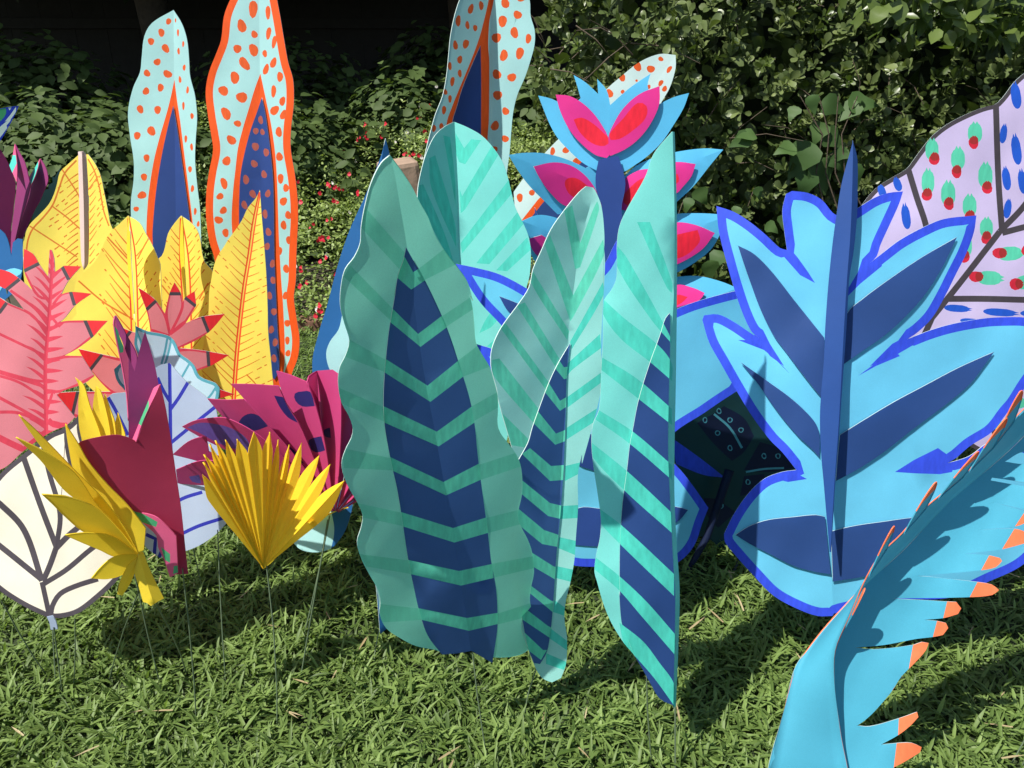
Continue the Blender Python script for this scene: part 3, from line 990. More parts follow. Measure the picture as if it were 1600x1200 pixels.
# ---------------- spotted leaf, left
t = thing('spotted_leaf', 'pale aqua paper leaf with orange dots and blue centre, left of the orange edged one', 'paper leaf', foot_of(270, 540, 2.1), G_SPOT)
sp = spine([(271, 10), (272, 125), (275, 375), (277, 570)], 2.2, 2.1)
out = q('A', 867, 50, 760, 115, 722, 180, 708, 290, 700, 360, 665, 440, 640, 560, 650, 680, 668, 800, 668, 900, 655, 1000, 655, 1080) + [(208, 375), (222, 450), (250, 560), (277, 570), (305, 520), (316, 440)] \
    + q('A', 1005, 1200, 1000, 1050, 985, 920, 975, 800, 978, 700, 985, 590, 975, 480, 950, 380, 945, 300, 935, 200, 910, 120)
D1 = [843, 107, 30, 30, 0, 807, 163, 34, 40, -30, 755, 207, 38, 32, 30, 828, 242, 38, 44, -30, 786, 310, 34, 38, -20, 735, 366, 34, 36, 0, 838, 370, 44, 40, 30, 730, 456, 34, 38, -20,
      803, 438, 34, 38, -20, 701, 546, 36, 40, -20, 788, 549, 38, 38, 20, 757, 655, 46, 44, 30, 686, 678, 38, 36, 20, 733, 790, 34, 36, 0, 720, 885, 36, 34, 10, 710, 976, 46, 38, 10, 681, 1045, 26, 28, 0,
      878, 102, 8, 20, 0, 890, 163, 12, 34, 0, 916, 220, 12, 28, 0, 893, 256, 14, 32, 0, 921, 338, 14, 34, 0, 900, 398, 14, 36, 0, 938, 450, 14, 36, 0, 917, 529, 14, 38, 0, 960, 580, 16, 34, 0,
      929, 694, 16, 34, 0, 958, 735, 16, 34, 0, 950, 846, 18, 36, 0, 962, 943, 18, 34, 0, 976, 1057, 16, 34, 0, 991, 1120, 14, 30, 0]
strip1 = q('A', 866, 530, 845, 610, 812, 760, 785, 920, 768, 1080, 763, 1200, 790, 1480, 870, 1640, 920, 1480, 955, 1200, 948, 1100, 930, 960, 905, 780, 885, 640)
sheet('blade', t, out, Fold(sp, .02, -.32, .05, .1, seed=1), 'aqua',
      [S('orange', 'A', 872, 398, 855, 480, 835, 560, 800, 680, 770, 800, 750, 920, 737, 1040, 733, 1200, 760, 1500, 870, 1700, 940, 1500, 970, 1200, 962, 1100, 945, 960, 925, 800, 900, 600, 885, 500)]
      + dots('A', D1), hole=strip1)
sheet('centre_strip', t, strip1,
      Fold(sp, .02, -.32, .05, .1, seed=1), 'navy', off=.004)
wire(t, (277, 565), 2.1, r=.002)

# ---------------- orange edged spotted leaf
t = thing('spotted_leaf', 'tallest spotted aqua leaf with a thick orange painted edge and dotted blue centre', 'paper leaf', foot_of(430, 620, 2.0), G_SPOT)
sp = spine([(404, -70), (406, 116), (409, 300), (425, 480), (440, 640)], 2.12, 2.0)
out = [(404, -70), (380, -40)] + q('A', 1150, 0, 1120, 80, 1105, 200, 1080, 270, 1045, 360, 1028, 460, 1040, 580, 1055, 670, 1065, 750, 1045, 860, 1032, 960, 1030, 1080, 1045, 1200) \
    + [(334, 400), (352, 480), (390, 580), (425, 640), (445, 640)] + q('D', 1140, 380, 1165, 320, 1180, 250, 1182, 170, 1165, 60, 1150, -60) \
    + [(462, 440), (463, 400)] + q('A', 1485, 1200, 1490, 1100, 1488, 1000, 1475, 880, 1453, 740, 1455, 640, 1468, 520, 1465, 400, 1440, 310, 1420, 200, 1400, 80, 1385, 0) + [(425, -45)]
D2 = [1266, 45, 50, 80, 0, 1340, 62, 28, 64, 0, 1209, 130, 44, 70, -30, 1272, 172, 32, 40, 0, 1343, 166, 28, 58, 10, 1371, 209, 26, 60, 10, 1187, 244, 38, 48, 0, 1268, 250, 48, 62, -35,
      1324, 268, 26, 34, 0, 1222, 318, 46, 70, -30, 1330, 347, 28, 56, 10, 1367, 314, 30, 56, 10, 1174, 388, 48, 60, -25, 1400, 384, 28, 56, 5, 1117, 454, 42, 60, -35, 1209, 487, 50, 62, -35,
      1368, 456, 28, 58, 0, 1412, 506, 28, 52, 5, 1130, 568, 46, 66, -40, 1373, 552, 38, 56, 25, 1417, 574, 32, 50, 10, 1188, 618, 30, 42, -50, 1157, 700, 40, 56, -30, 1394, 660, 34, 50, 5, 1133, 805, 40, 50, -10,
      1397, 784, 34, 46, 10, 1120, 917, 36, 56, -25, 1403, 893, 34, 46, 0, 1430, 940, 28, 44, 10, 1100, 982, 36, 34, 20, 1417, 1007, 34, 48, 10, 1117, 1052, 36, 38, 0, 1093, 1100, 38, 44, -40,
      1441, 1076, 32, 42, 5, 1418, 1126, 32, 44, 5, 1128, 1164, 36, 40, 0]
D2b = [(430, 450, 9, 12), (446, 462, 9, 12), (449, 505, 9, 12), (449, 532, 8, 12), (450, 552, 8, 11), (447, 420, 10, 13), (437, 392, 9, 12), (451, 375, 9, 12)]
N2 = [1303, 600, 26, 40, 0, 1279, 655, 26, 36, 0, 1312, 660, 22, 32, 0, 1277, 733, 32, 46, -10, 1331, 762, 26, 44, 0, 1271, 819, 32, 40, -10, 1320, 872, 28, 40, 0, 1230, 898, 32, 46, -20,
      1264, 970, 34, 40, -20, 1339, 968, 26, 40, 0, 1222, 1025, 30, 42, -10, 1325, 1070, 28, 42, 0, 1342, 1160, 28, 42, 0]
fo = lambda: Fold(sp, .0, -.30, .06, .1, seed=2)
strip2 = q('A', 1309, 488, 1285, 560, 1250, 660, 1215, 800, 1200, 900, 1195, 1100, 1203, 1250, 1230, 1480, 1300, 1740, 1370, 1900, 1395, 1850, 1385, 1600, 1372, 1300, 1370, 1200, 1368, 1000, 1362, 860, 1345, 700, 1325, 560)
sheet('blade', t, out, fo(), 'aqua',
      [S('orange', 'A', 1302, 368, 1275, 440, 1245, 540, 1215, 640, 1190, 740, 1178, 840, 1165, 960, 1158, 1100, 1165, 1200, 1190, 1450, 1270, 1750, 1380, 1950, 1408, 1930, 1424, 1790, 1416, 1536, 1406, 1400, 1395, 1200, 1390, 1050, 1385, 900, 1375, 760, 1355, 620, 1330, 500)]
      + dots('A', D2) + [('dot', blob(x, y, w, h)) for x, y, w, h in D2b], rim=('orange', 11.5), hole=strip2)
sheet('centre_strip', t, strip2,
      fo(), 'navy', dots('A', N2, 'navydot') + [('navydot', blob(x, y, 9, 12)) for x, y in ((426, 412), (417, 385), (427, 438), (421, 462), (428, 487), (424, 515), (430, 535), (428, 560))], off=.004)
wire(t, (435, 630), 2.0, r=.002)

# ---------------- spotted leaf in the middle
t = thing('spotted_leaf', 'spotted aqua leaf with dark blue centre rising behind the round topped teal leaf', 'paper leaf', foot_of(745, 420, 2.2), G_SPOT)
sp = spine([(768, -70), (766, 31), (764, 94), (764, 160), (762, 260), (752, 460)], 2.25, 2.2)
out = [(768, -75), (735, -40)] + q('F', 250, 0, 225, 80, 205, 180, 195, 280, 185, 380, 165, 480, 130, 570, 110, 640, 85, 740) + [(655, 290), (652, 350), (690, 440), (750, 470), (800, 420), (800, 340), (789, 300)] \
    + q('F', 488, 850, 500, 760, 508, 660, 518, 560, 540, 470, 575, 390, 605, 300, 625, 220, 625, 150, 605, 80, 600, 0) + [(812, -45)]
D3 = [306, 45, 26, 54, 10, 358, 28, 22, 50, 0, 243, 104, 28, 54, 10, 289, 126, 22, 40, 0, 328, 140, 20, 36, 0, 229, 226, 24, 48, 0, 281, 220, 28, 52, 15, 251, 298, 24, 44, 0, 201, 330, 22, 38, 0, 251, 367, 22, 36, 0, 214, 407, 24, 44, 10,
      179, 460, 20, 30, 0, 202, 494, 20, 36, 0, 172, 550, 24, 40, 0, 122, 642, 22, 34, 0, 160, 633, 24, 34, 0, 478, 15, 40, 56, 0, 540, 74, 40, 46, 0, 465, 106, 48, 54, 0, 524, 163, 42, 54, 0, 594, 193, 32, 46, 0, 434, 189, 44, 54, 0,
      471, 277, 42, 56, 0, 551, 266, 44, 56, 10, 436, 372, 42, 52, 0, 511, 387, 42, 46, 0, 440, 476, 42, 52, 0, 480, 556, 34, 42, 0, 427, 629, 40, 50, 0, 478, 694, 34, 38, 0, 425, 746, 28, 34, 0, 555, -10, 40, 40, 0, 290, -25, 26, 40, 0, 405, -15, 24, 40, 0]
fo = lambda: Fold(sp, -.95, -.25, .0, .1, seed=3)
strip3 = q('F', 355, 228, 310, 330, 265, 440, 235, 540, 215, 610, 205, 900, 290, 1200, 350, 1200, 358, 900, 357, 660, 358, 400)
sheet('blade', t, out, fo(), 'aqua',
      [S('orange', 'F', 410, -110, 395, 0, 370, 110, 345, 200, 300, 320, 250, 440, 210, 540, 185, 620, 180, 900, 280, 1300, 380, 1300, 390, 900, 390, 700, 396, 600, 398, 450, 398, 300, 393, 220, 400, 100, 420, 0)] + dots('F', D3), hole=strip3)
sheet('centre_strip', t, strip3, fo(), 'navy', off=.004)
wire(t, (750, 460), 2.2, r=.002)

# ---------------- tilted spotted leaf behind the flower
t = thing('spotted_leaf', 'slanting whitish spotted leaf half hidden behind the blue and pink flower', 'paper leaf', foot_of(830, 400, 2.0), G_SPOT)
sp = spine([(1056, 86), (960, 215), (880, 330), (830, 410)], 2.08, 2.0)
out = q('F', 1330, 275, 1250, 270, 1150, 310, 1060, 380, 980, 450, 860, 580, 700, 740, 600, 850, 520, 960, 530, 1060, 560, 1150, 640, 1250, 760, 1260, 860, 1160, 980, 1000, 1100, 800, 1200, 640, 1260, 510, 1300, 440, 1330, 340)
sheet('blade', t, out, Fold(sp, .1, -.1, seed=4), 'white',
      [('orange', q('F', 555, 1108, 640, 1000, 840, 790, 980, 640, 1000, 700, 870, 830, 760, 950, 640, 1085, 590, 1110)), ('navy2', q('F', 590, 1110, 665, 1015, 850, 820, 1000, 680, 1020, 760, 800, 1060, 700, 1110))]
      + dots('F', [1256, 295, 26, 24, 0, 1140, 333, 42, 44, 0, 1206, 345, 38, 40, 0, 1298, 347, 22, 38, 40, 1063, 388, 36, 36, 0, 1256, 415, 24, 32, 40, 1275, 444, 22, 34, 40, 1195, 435, 20, 24, 0, 1000, 467, 34, 46, 0, 1066, 460, 22, 22, 0, 1135, 403, 14, 12, 0,
                   715, 757, 26, 40, 0, 782, 750, 34, 36, 0, 612, 963, 28, 34, 0, 551, 988, 34, 40, 0, 832, 802, 30, 26, 0]))
wire(t, (832, 405), 2.0, r=.002)

# ---------------- blue and pink flower plant
t = thing('paper_flower', 'blue pointed paper plant with hot pink petals along a dark blue stem', 'paper plant', foot_of(955, 760, 1.7))
sp = spine([(953, 120), (951, 215), (945, 300), (945, 430), (955, 780)], 1.82, 1.70)
f1 = lambda: Fold(sp, .1, -.15, .1, .1, seed=5)
sheet('top_leaf', t, q('F', 643, 478, 690, 488, 740, 508, 790, 555, 855, 490, 838, 430, 820, 375, 880, 412, 943, 470, 938, 395, 985, 450, 1003, 525, 1100, 440, 1205, 368, 1190, 430, 1215, 500, 1245, 522, 1320, 486, 1397, 465, 1370, 540, 1310, 640, 1260, 712, 1190, 780,
                       1120, 830, 1070, 860, 1000, 880, 930, 850, 860, 810, 790, 745, 740, 690, 700, 620), f1(), 'fblue', corner=34)
for L_, R_ in (((730, 473, 800, 480, 870, 520, 930, 580, 970, 640, 990, 680, 1005, 770, 985, 790, 930, 775, 860, 720, 800, 650, 755, 560), (820, 598, 860, 588, 920, 620, 970, 665, 1000, 700, 975, 730, 910, 715, 850, 660)),
               ((1250, 430, 1248, 520, 1210, 610, 1150, 690, 1080, 745, 1003, 780, 993, 690, 1020, 620, 1070, 540, 1150, 470), (1140, 515, 1185, 530, 1180, 590, 1120, 650, 1050, 695, 1005, 700, 1000, 670, 1070, 590))):
    sheet('petal', t, q('F', *L_), f1(), 'pinkp', [S('redp', 'F', *R_)], off=.010)
for o_, p_, r_ in (((495, 775, 560, 765, 660, 765, 750, 785, 830, 815, 880, 840, 950, 800, 990, 900, 980, 1100, 860, 1060, 740, 1072, 680, 1012, 600, 930, 540, 850), (620, 832, 720, 812, 800, 825, 870, 870, 920, 930, 950, 990, 967, 1035, 900, 1040, 780, 1030, 700, 960, 650, 890), (780, 900, 830, 890, 890, 930, 950, 990, 900, 990, 820, 985, 785, 950)),
                   ((1568, 748, 1470, 742, 1330, 760, 1230, 785, 1130, 830, 1060, 890, 1000, 900, 980, 1100, 1100, 1120, 1250, 1080, 1335, 1010, 1420, 930, 1500, 830), (1005, 1035, 1030, 960, 1080, 890, 1150, 850, 1190, 845, 1330, 810, 1430, 820, 1410, 880, 1370, 930, 1330, 970, 1150, 1050, 1085, 1053), (1065, 990, 1110, 930, 1170, 890, 1340, 870, 1345, 910, 1150, 1020, 1090, 1030)),
                   ((1590, 1078, 1530, 1070, 1440, 1066, 1330, 1070, 1200, 1100, 1040, 1180, 1000, 1400, 1150, 1420, 1330, 1365, 1430, 1310, 1520, 1230), (1050, 1390, 1100, 1250, 1200, 1150, 1330, 1112, 1430, 1125, 1526, 1165, 1470, 1240, 1400, 1290, 1330, 1325, 1200, 1380), (1150, 1300, 1250, 1200, 1330, 1175, 1440, 1150, 1450, 1210, 1350, 1290)),
                   ((1640, 1440, 1550, 1405, 1440, 1380, 1330, 1385, 1200, 1410, 1040, 1480, 1000, 1700, 1200, 1700, 1400, 1640, 1560, 1560), (1050, 1680, 1150, 1520, 1330, 1425, 1420, 1440, 1475, 1465, 1450, 1500, 1360, 1530, 1330, 1540, 1200, 1600), (1150, 1600, 1330, 1475, 1390, 1485, 1360, 1515, 1250, 1560)),
                   ((560, 1105, 640, 1075, 720, 1085, 800, 1120, 900, 1200, 980, 1300, 900, 1400, 760, 1380, 620, 1300, 580, 1200), (590, 1195, 660, 1175, 760, 1240, 860, 1330, 740, 1340, 630, 1270), (700, 1230, 760, 1260, 800, 1310, 730, 1300))):
    tp_ = q('F', *o_[:2])[0]
    bs_ = (955, tp_[1] + .42 * abs(tp_[0] - 955))
    ps_ = spine([tp_, ((tp_[0] + bs_[0]) / 2, (tp_[1] + bs_[1]) / 2 - 3), bs_], 1.755 + random.uniform(-.01, .01), 1.80)
    f2 = lambda: Fold(ps_, -.12, .30, .1, .1, seed=5) if tp_[0] < 955 else Fold(ps_, .30, -.12, .1, .1, seed=5)
    sheet('side_leaf', t, q('F', *o_), f2(), 'fblue')
    sheet('petal', t, q('F', *p_), f2(), 'pinkp', [S('redp', 'F', *r_)], off=.008)
sheet('stem_leaf', t, q('F', 1000, 785, 945, 800, 930, 880, 935, 960, 962, 1040, 960, 1250, 950, 1600, 985, 2300, 1040, 2300, 1080, 1600, 1075, 1250, 1060, 1040, 1075, 960, 1078, 900, 1045, 780), f1(), 'navy', off=.012)
sheet('spike', t, q('F', 625, 1035, 655, 1110, 695, 1175, 680, 1260, 655, 1230, 632, 1130), f1(), 'navy', off=.012)
wire(t, (957, 750), 1.7, r=.002)

# ---------------- round topped teal leaf at the back
t = thing('striped_leaf', 'round topped mint leaf with teal chevrons, left half in shade, behind the large one', 'paper leaf', foot_of(745, 780, 1.52), G_TEAL)
sp = spine([(710, 188), (714, 260), (719, 411), (730, 560), (745, 800)], 1.66, 1.52)
out = q('E', 735, 33, 690, 55, 640, 100, 600, 180, 570, 280, 552, 390, 560, 520, 620, 800, 680, 1200, 740, 1600, 830, 1950, 900, 1940, 980, 1700, 1040, 1400, 1080, 1100, 1095, 870, 1112, 800, 1118, 680, 1105, 600, 1075, 530, 1040, 460, 1020, 380, 1000, 300, 975, 230, 920, 150, 870, 100, 800, 60)
sheet('blade', t, out, Fold(sp, -.92, -.30, .0, .12, seed=6), 'mint',
      [S('mstripe', 'E', *v) for v in ((742, 90, 785, 165, 820, 120, 870, 125, 790, 245, 760, 235, 742, 180), (925, 150, 955, 200, 790, 470, 768, 490, 762, 370, 775, 405), (1010, 320, 1025, 390, 775, 690, 766, 640),
                                       (1055, 480, 1085, 540, 910, 745, 845, 740), (1100, 610, 1120, 670, 1000, 780, 945, 775), (900, 1010, 1010, 880, 1060, 860, 930, 1050, 860, 1090), (870, 1180, 1080, 1000, 1110, 1040, 880, 1290),
                                       (560, 350, 580, 345, 690, 600, 750, 800, 640, 590, 555, 430), (610, 215, 640, 200, 738, 540, 745, 660, 620, 360), (680, 100, 715, 110, 740, 330, 742, 450))])
wire(t, (745, 790), 1.52)

# ---------------- dark blue leaf beside the large one
t = thing('lobed_leaf', 'deep blue pointed leaf with pale aqua wavy part left of the large striped leaf', 'paper leaf', foot_of(560, 1000, 1.19))
sp = spine([(602, 214), (570, 420), (545, 640), (575, 1000)], 1.34, 1.19)
sheet('blade', t, q('E', 392, 115, 370, 200, 300, 380, 210, 580, 150, 760, 100, 950, 60, 1080, 25, 1250) + [(500, 640), (548, 740), (574, 830), (585, 905), (588, 920), (594, 992), (620, 960), (640, 640), (612, 260)], Fold(sp, .1, .5, seed=7), 'deep',
      [S('aqua', 'D', 1432, 40, 1475, 190, 1560, 400, 1600, 700, 1500, 800, 1440, 600, 1410, 410, 1360, 365, 1338, 270, 1360, 200, 1410, 130), ('aqua', q('H', 275, 690, 290, 740, 300, 840, 400, 800, 300, 600))])
wire(t, (592, 985), 1.195, (580, 1066))

# ---------------- aqua leaf under the maroon fan
t = thing('lobed_leaf', 'small pale aqua leaf with a blue right side under the maroon fan', 'paper leaf', foot_of(505, 862, 1.28))
sp = spine([(525, 640), (522, 780), (505, 866)], 1.36, 1.28)
sheet('blade', t, [(470, 700), (455, 780)] + q('U', 110, 950, 200, 1100, 320, 1200, 560, 1230, 770, 1170, 900, 1040, 1000, 880, 1080, 640, 1110, 490) + [(560, 740), (555, 660), (525, 630)], Fold(sp, .2, .1, seed=8), 'aqua',
      [S('deep', 'U', 740, 300, 790, 660, 815, 780, 822, 880, 812, 1000, 770, 1180, 1000, 1100, 1250, 600, 1150, 200)])
wire(t, (512, 812), 1.28, (465, 1012), .0014)

# ---------------- the large striped leaf in front
t = thing('striped_leaf', 'largest wavy edged sea green leaf with a broad blue chevron strip, front centre', 'paper leaf', foot_of(735, 1020, .97), G_TEAL)
sp = spine([(609, 240), (617, 274), (625, 321), (633, 367), (638, 400), (644, 452), (656, 541), (667, 610), (675, 650), (684, 700), (694, 756), (706, 825), (719, 900), (730, 975), (736, 1022)], .77, .985)
f1 = lambda: Fold(sp, -.42, .92, .04, .06, .0025, seed=9)
left = q('E', 415, 200, 370, 240, 320, 340, 290, 450, 270, 560, 265, 640, 235, 710, 190, 770, 170, 850, 165, 950, 185, 1040) \
    + q('N', 183, 530, 160, 620, 125, 690, 113, 760, 120, 860, 140, 930, 180, 1000, 205, 1080, 195, 1140) \
    + q('H', 131, 0, 108, 80, 130, 170, 190, 280, 213, 340, 205, 400, 185, 470, 205, 550, 245, 630, 290, 710, 302, 770, 298, 830, 330, 900, 400, 950, 480, 990, 585, 1012)
right = q('H', 870, 1047, 950, 1045, 1010, 1030, 1060, 990, 1080, 930, 1075, 860, 1050, 770, 1055, 700, 1070, 620, 1060, 520, 1040, 460, 1000, 380, 990, 330, 1010, 230, 1010, 130, 995, 60, 960, 0) \
    + q('N', 1130, 1110, 1110, 1050, 1113, 960, 1110, 870, 1085, 770, 1060, 690, 1010, 610, 975, 540, 965, 430, 955, 330, 935, 240) \
    + q('E', 830, 930, 800, 830, 745, 750, 690, 680, 640, 600, 600, 500, 560, 430, 520, 350, 460, 260)
strip = q('E', 495, 662, 480, 730, 455, 800, 440, 900, 415, 1040) + q('N', 500, 120, 478, 200, 455, 330, 430, 480, 413, 640, 402, 760, 397, 920, 403, 1040, 415, 1130) \
    + q('H', 360, 90, 385, 200, 410, 350, 440, 550, 470, 700, 500, 830, 540, 940, 610, 1033, 700, 1025, 758, 1014, 862, 1076, 885, 920, 888, 830, 880, 700, 855, 560, 840, 430, 820, 280, 800, 130, 785, 0) \
    + q('N', 970, 1080, 955, 980, 930, 870, 900, 770, 865, 660, 830, 550, 790, 440, 760, 370, 700, 240, 650, 140, 590, 30) + q('E', 555, 770)
strip = q('E', 495, 662, 480, 730, 455, 800, 438, 900) + q('N', 478, 200, 455, 330, 430, 480, 413, 640, 402, 760, 397, 920, 403, 1040, 415, 1130) + strip[strip.index(q('H', 360, 90)[0]):]
sheet('blade', t, left + q('H', 610, 1025, 700, 1020, 755, 1014, 860, 1040) + right, f1(), 'gpaper',
      [S('gfaint', 'E', 285, 455, 490, 690, 470, 780, 268, 560), S('gfaint', 'N', 190, 60, 455, 330, 443, 405, 150, 130), S('gfaint', 'N', 180, 520, 413, 650, 405, 725, 145, 625), S('gfaint', 'N', 110, 820, 398, 945, 400, 1035, 130, 920),
       S('gfaint', 'H', 110, 0, 350, 50, 362, 112, 120, 100), S('gfaint', 'H', 185, 275, 402, 322, 412, 390, 205, 345), S('gfaint', 'H', 195, 530, 445, 562, 455, 630, 230, 592), S('gfaint', 'H', 296, 780, 490, 802, 508, 860, 305, 872),
       S('gfaint', 'E', 555, 770, 690, 665, 745, 745, 585, 825), S('gfaint', 'N', 765, 375, 945, 255, 960, 330, 785, 445), S('gfaint', 'N', 862, 655, 985, 560, 1065, 690, 893, 755), S('gfaint', 'N', 948, 940, 1110, 850, 1116, 945, 965, 1030),
       S('gfaint', 'H', 792, 85, 992, 20, 1012, 90, 802, 160), S('gfaint', 'H', 830, 350, 990, 310, 1005, 380, 840, 425), S('gfaint', 'H', 855, 580, 1072, 540, 1072, 600, 862, 650), S('gfaint', 'H', 888, 828, 1055, 775, 1075, 835, 890, 882)], hole=strip)
chev = [('gstripe', q('E', 485, 705, 530, 785, 557, 768, 590, 825, 520, 872, 450, 812, 465, 770))]
for c_, v in (('N', (450, 325, 613, 487, 770, 368, 800, 440, 628, 568, 435, 410)), ('N', (405, 640, 672, 810, 870, 650, 900, 750, 690, 912, 400, 725)), ('N', (390, 935, 730, 1098, 955, 936, 970, 1038, 742, 1190, 395, 1038)),
              ('H', (340, 40, 617, 170, 795, 78, 810, 156, 630, 237, 355, 110)), ('H', (395, 317, 665, 400, 835, 346, 848, 422, 672, 473, 408, 390)), ('H', (438, 559, 695, 615, 860, 580, 868, 650, 705, 688, 450, 630)), ('H', (484, 799, 735, 850, 895, 823, 898, 878, 745, 914, 502, 858))):
    P_ = q(c_, *v)
    chev.append(('gstripe', stroke(P_[:2], .1)[:1] + P_[1:2] + P_[2:] if False else P_))
sheet('centre_strip', t, strip, f1(), 'navyp', chev, off=.003)
wire(t, (738, 1018), .985, (765, 1196), .0012)
a_, b_ = place(586, 459, .94), place(620, 449, .945)
tube('tie_thread', t, [a_, (a_ + b_) / 2 + np.array([0, -.004, .001]), b_], .0005, PM['edge'], 5)
tube('tie_thread', t, [a_ + np.array([-.004, -.002, 0]), a_ + np.array([0, -.003, .004]), a_ + np.array([.004, -.002, 0]), a_ + np.array([0, -.003, -.004]), a_ + np.array([-.004, -.002, 0])], .0014, PM['mstripe'], 6)

# ---------------- third striped leaf, narrow
t = thing('striped_leaf', 'narrow pale green striped leaf with bent tip and curling tail, beside the largest', 'paper leaf', foot_of(845, 1055, 1.05), G_TEAL)
sp = spine([(926, 292), (924, 314), (906, 380), (898, 440), (890, 500), (887, 560), (883, 640), (878, 720), (872, 830), (866, 930), (858, 1010), (846, 1062)], 1.20, 1.05)
f1 = lambda: Fold(sp, -.62, .02, .0, .1, .0022, seed=10)
out = q('E', 1440, 375, 1430, 362, 1395, 355, 1360, 385, 1290, 470, 1220, 570, 1170, 680, 1130, 770, 1110, 860, 1060, 940, 1000, 1020, 960, 1080) + q('N', 1075, 580, 1068, 680, 1080, 740, 1105, 830, 1115, 900) \
    + [(800, 700), (814, 760), (818, 830), (820, 900), (815, 980)] + q('H', 1040, 1000, 1070, 1080, 1110, 1150, 1160, 1172, 1205, 1150, 1230, 1080, 1235, 950, 1222, 850, 1230, 760, 1250, 680, 1272, 560, 1280, 440, 1290, 300, 1290, 130, 1310, 30) \
    + q('G', 350, 1200, 405, 1000, 445, 830, 450, 750, 445, 600, 455, 400, 465, 200, 460, 100) + q('E', 1480, 900, 1485, 700, 1485, 580, 1470, 450)
navy3 = [(891, 536), (870, 572), (855, 605), (842, 640), (832, 668), (825, 692), (805, 730), (790, 780), (800, 860), (815, 960)] + q('H', 1040, 1000, 1070, 1075, 1100, 1080, 1125, 1040, 1140, 1000, 1160, 850, 1185, 500, 1205, 300, 1220, 60) + [(884, 640), (886, 580)]
sheet('blade', t, out, f1(), 'mintb',
      [S('gstripe', 'E', *v) for v in ((1285, 475, 1325, 450, 1365, 640, 1430, 470, 1450, 430, 1460, 470, 1365, 760, 1340, 770), (1185, 640, 1215, 600, 1330, 900, 1480, 620, 1484, 700, 1330, 1010, 1315, 1030), (1118, 835, 1125, 775, 1310, 1080, 1300, 1125))]
      + [S('gstripe', 'N', *v) for v in ((1230, 310, 1280, 290, 1495, 640, 1470, 690), (1120, 440, 1160, 420, 1430, 790, 1415, 840), (1075, 650, 1120, 640, 1370, 960, 1340, 1050, 1080, 740), (1115, 960, 1310, 1150, 1300, 1200, 1180, 1180, 1113, 1040))]
      + [S('mstripe', 'G', *v) for v in ((290, 590, 455, 290, 460, 350, 300, 625), (275, 700, 440, 550, 446, 620, 300, 730, 275, 762), (270, 870, 447, 742, 450, 790, 275, 920), (272, 1020, 435, 915, 418, 985, 270, 1080))]
      + [S('mstripe', 'H', *v) for v in ((1225, 90, 1310, 70, 1292, 130, 1225, 165), (1205, 290, 1292, 285, 1292, 350, 1200, 355), (1195, 445, 1284, 465, 1275, 535, 1190, 500), (1180, 590, 1274, 610, 1258, 670, 1178, 650), (1172, 760, 1228, 800, 1226, 840, 1165, 820), (1150, 900, 1236, 965, 1236, 1012, 1145, 950), (1130, 1025, 1234, 1070, 1220, 1110, 1130, 1080))], hole=navy3)
sheet('centre_strip', t, navy3, f1(), 'navyp',
      [('gstripe', q('N', *v)) for v in ((1485, 640, 1525, 695, 1560, 690, 1560, 760, 1525, 770, 1460, 690), (1425, 785, 1500, 905, 1560, 870, 1558, 930, 1500, 968, 1405, 850), (1350, 955, 1475, 1110, 1550, 1080, 1550, 1150, 1470, 1180, 1330, 1040))]
      + [('gstripe', q('H', *v)) for v in ((1050, 0, 1155, 90, 1225, 85, 1215, 160, 1150, 165, 1010, 30), (960, 120, 1150, 275, 1215, 290, 1205, 355, 1140, 340, 960, 190), (940, 260, 1120, 410, 1195, 435, 1190, 495, 1110, 480, 940, 340), (960, 460, 1165, 590, 1190, 600, 1180, 660, 1060, 590, 960, 530),
                                           (990, 640, 1150, 760, 1172, 770, 1165, 822, 1055, 730, 990, 700), (1010, 790, 1140, 890, 1160, 900, 1150, 950, 1000, 850), (1020, 920, 1115, 1010, 1135, 1010, 1105, 1060, 1000, 980))], off=.003)
wire(t, (838, 1045), 1.05, (815, 1130), .0012)

# ---------------- fourth striped leaf, folded edge towards the camera
t = thing('striped_leaf', 'tall mint leaf folded lengthwise with blue diagonal bands, right of the narrow one', 'paper leaf', foot_of(1056, 1115, .93), G_TEAL)
sp = spine([(1051, 205), (1054, 340), (1053, 460), (1048, 540), (1046, 620), (1045, 709), (1049, 800), (1053, 880), (1056, 930), (1054, 1010), (1055, 1117)], 1.10, .925)
f1 = lambda: Fold(sp, -.16, 2.6, .10, .0, .0022, seed=11)
out = q('F', 1312, 658, 1220, 770, 1180, 880, 1090, 1040, 1050, 1130) + q('G', 525, 100, 525, 200, 520, 280, 490, 340, 460, 380, 455, 600, 448, 700) + q('I', 275, 130, 245, 200, 238, 300, 250, 430, 270, 560, 285, 680, 280, 770, 260, 860, 252, 940) \
    + q('O', 330, 230, 370, 370, 420, 490, 500, 620, 560, 690, 620, 790, 670, 880, 725, 968, 810, 1010, 822, 1070) + [(1060, 1010), (1062, 925), (1058, 860), (1054, 780), (1054, 700), (1056, 600), (1058, 420), (1057, 300), (1054, 206)]
navy4 = [(1047, 489), (1040, 497), (1031, 525), (1016, 566), (998, 625)] + q('I', 440, 250, 430, 300, 415, 430, 395, 580, 385, 700, 380, 800, 378, 950, 380, 1060) + q('O', 470, 300, 478, 430, 490, 510, 530, 610, 560, 685, 620, 790, 670, 880, 725, 968, 808, 1008) \
    + [(1054, 1010), (1055, 930), (1052, 880), (1048, 800), (1044, 709), (1045, 620), (1047, 540)]
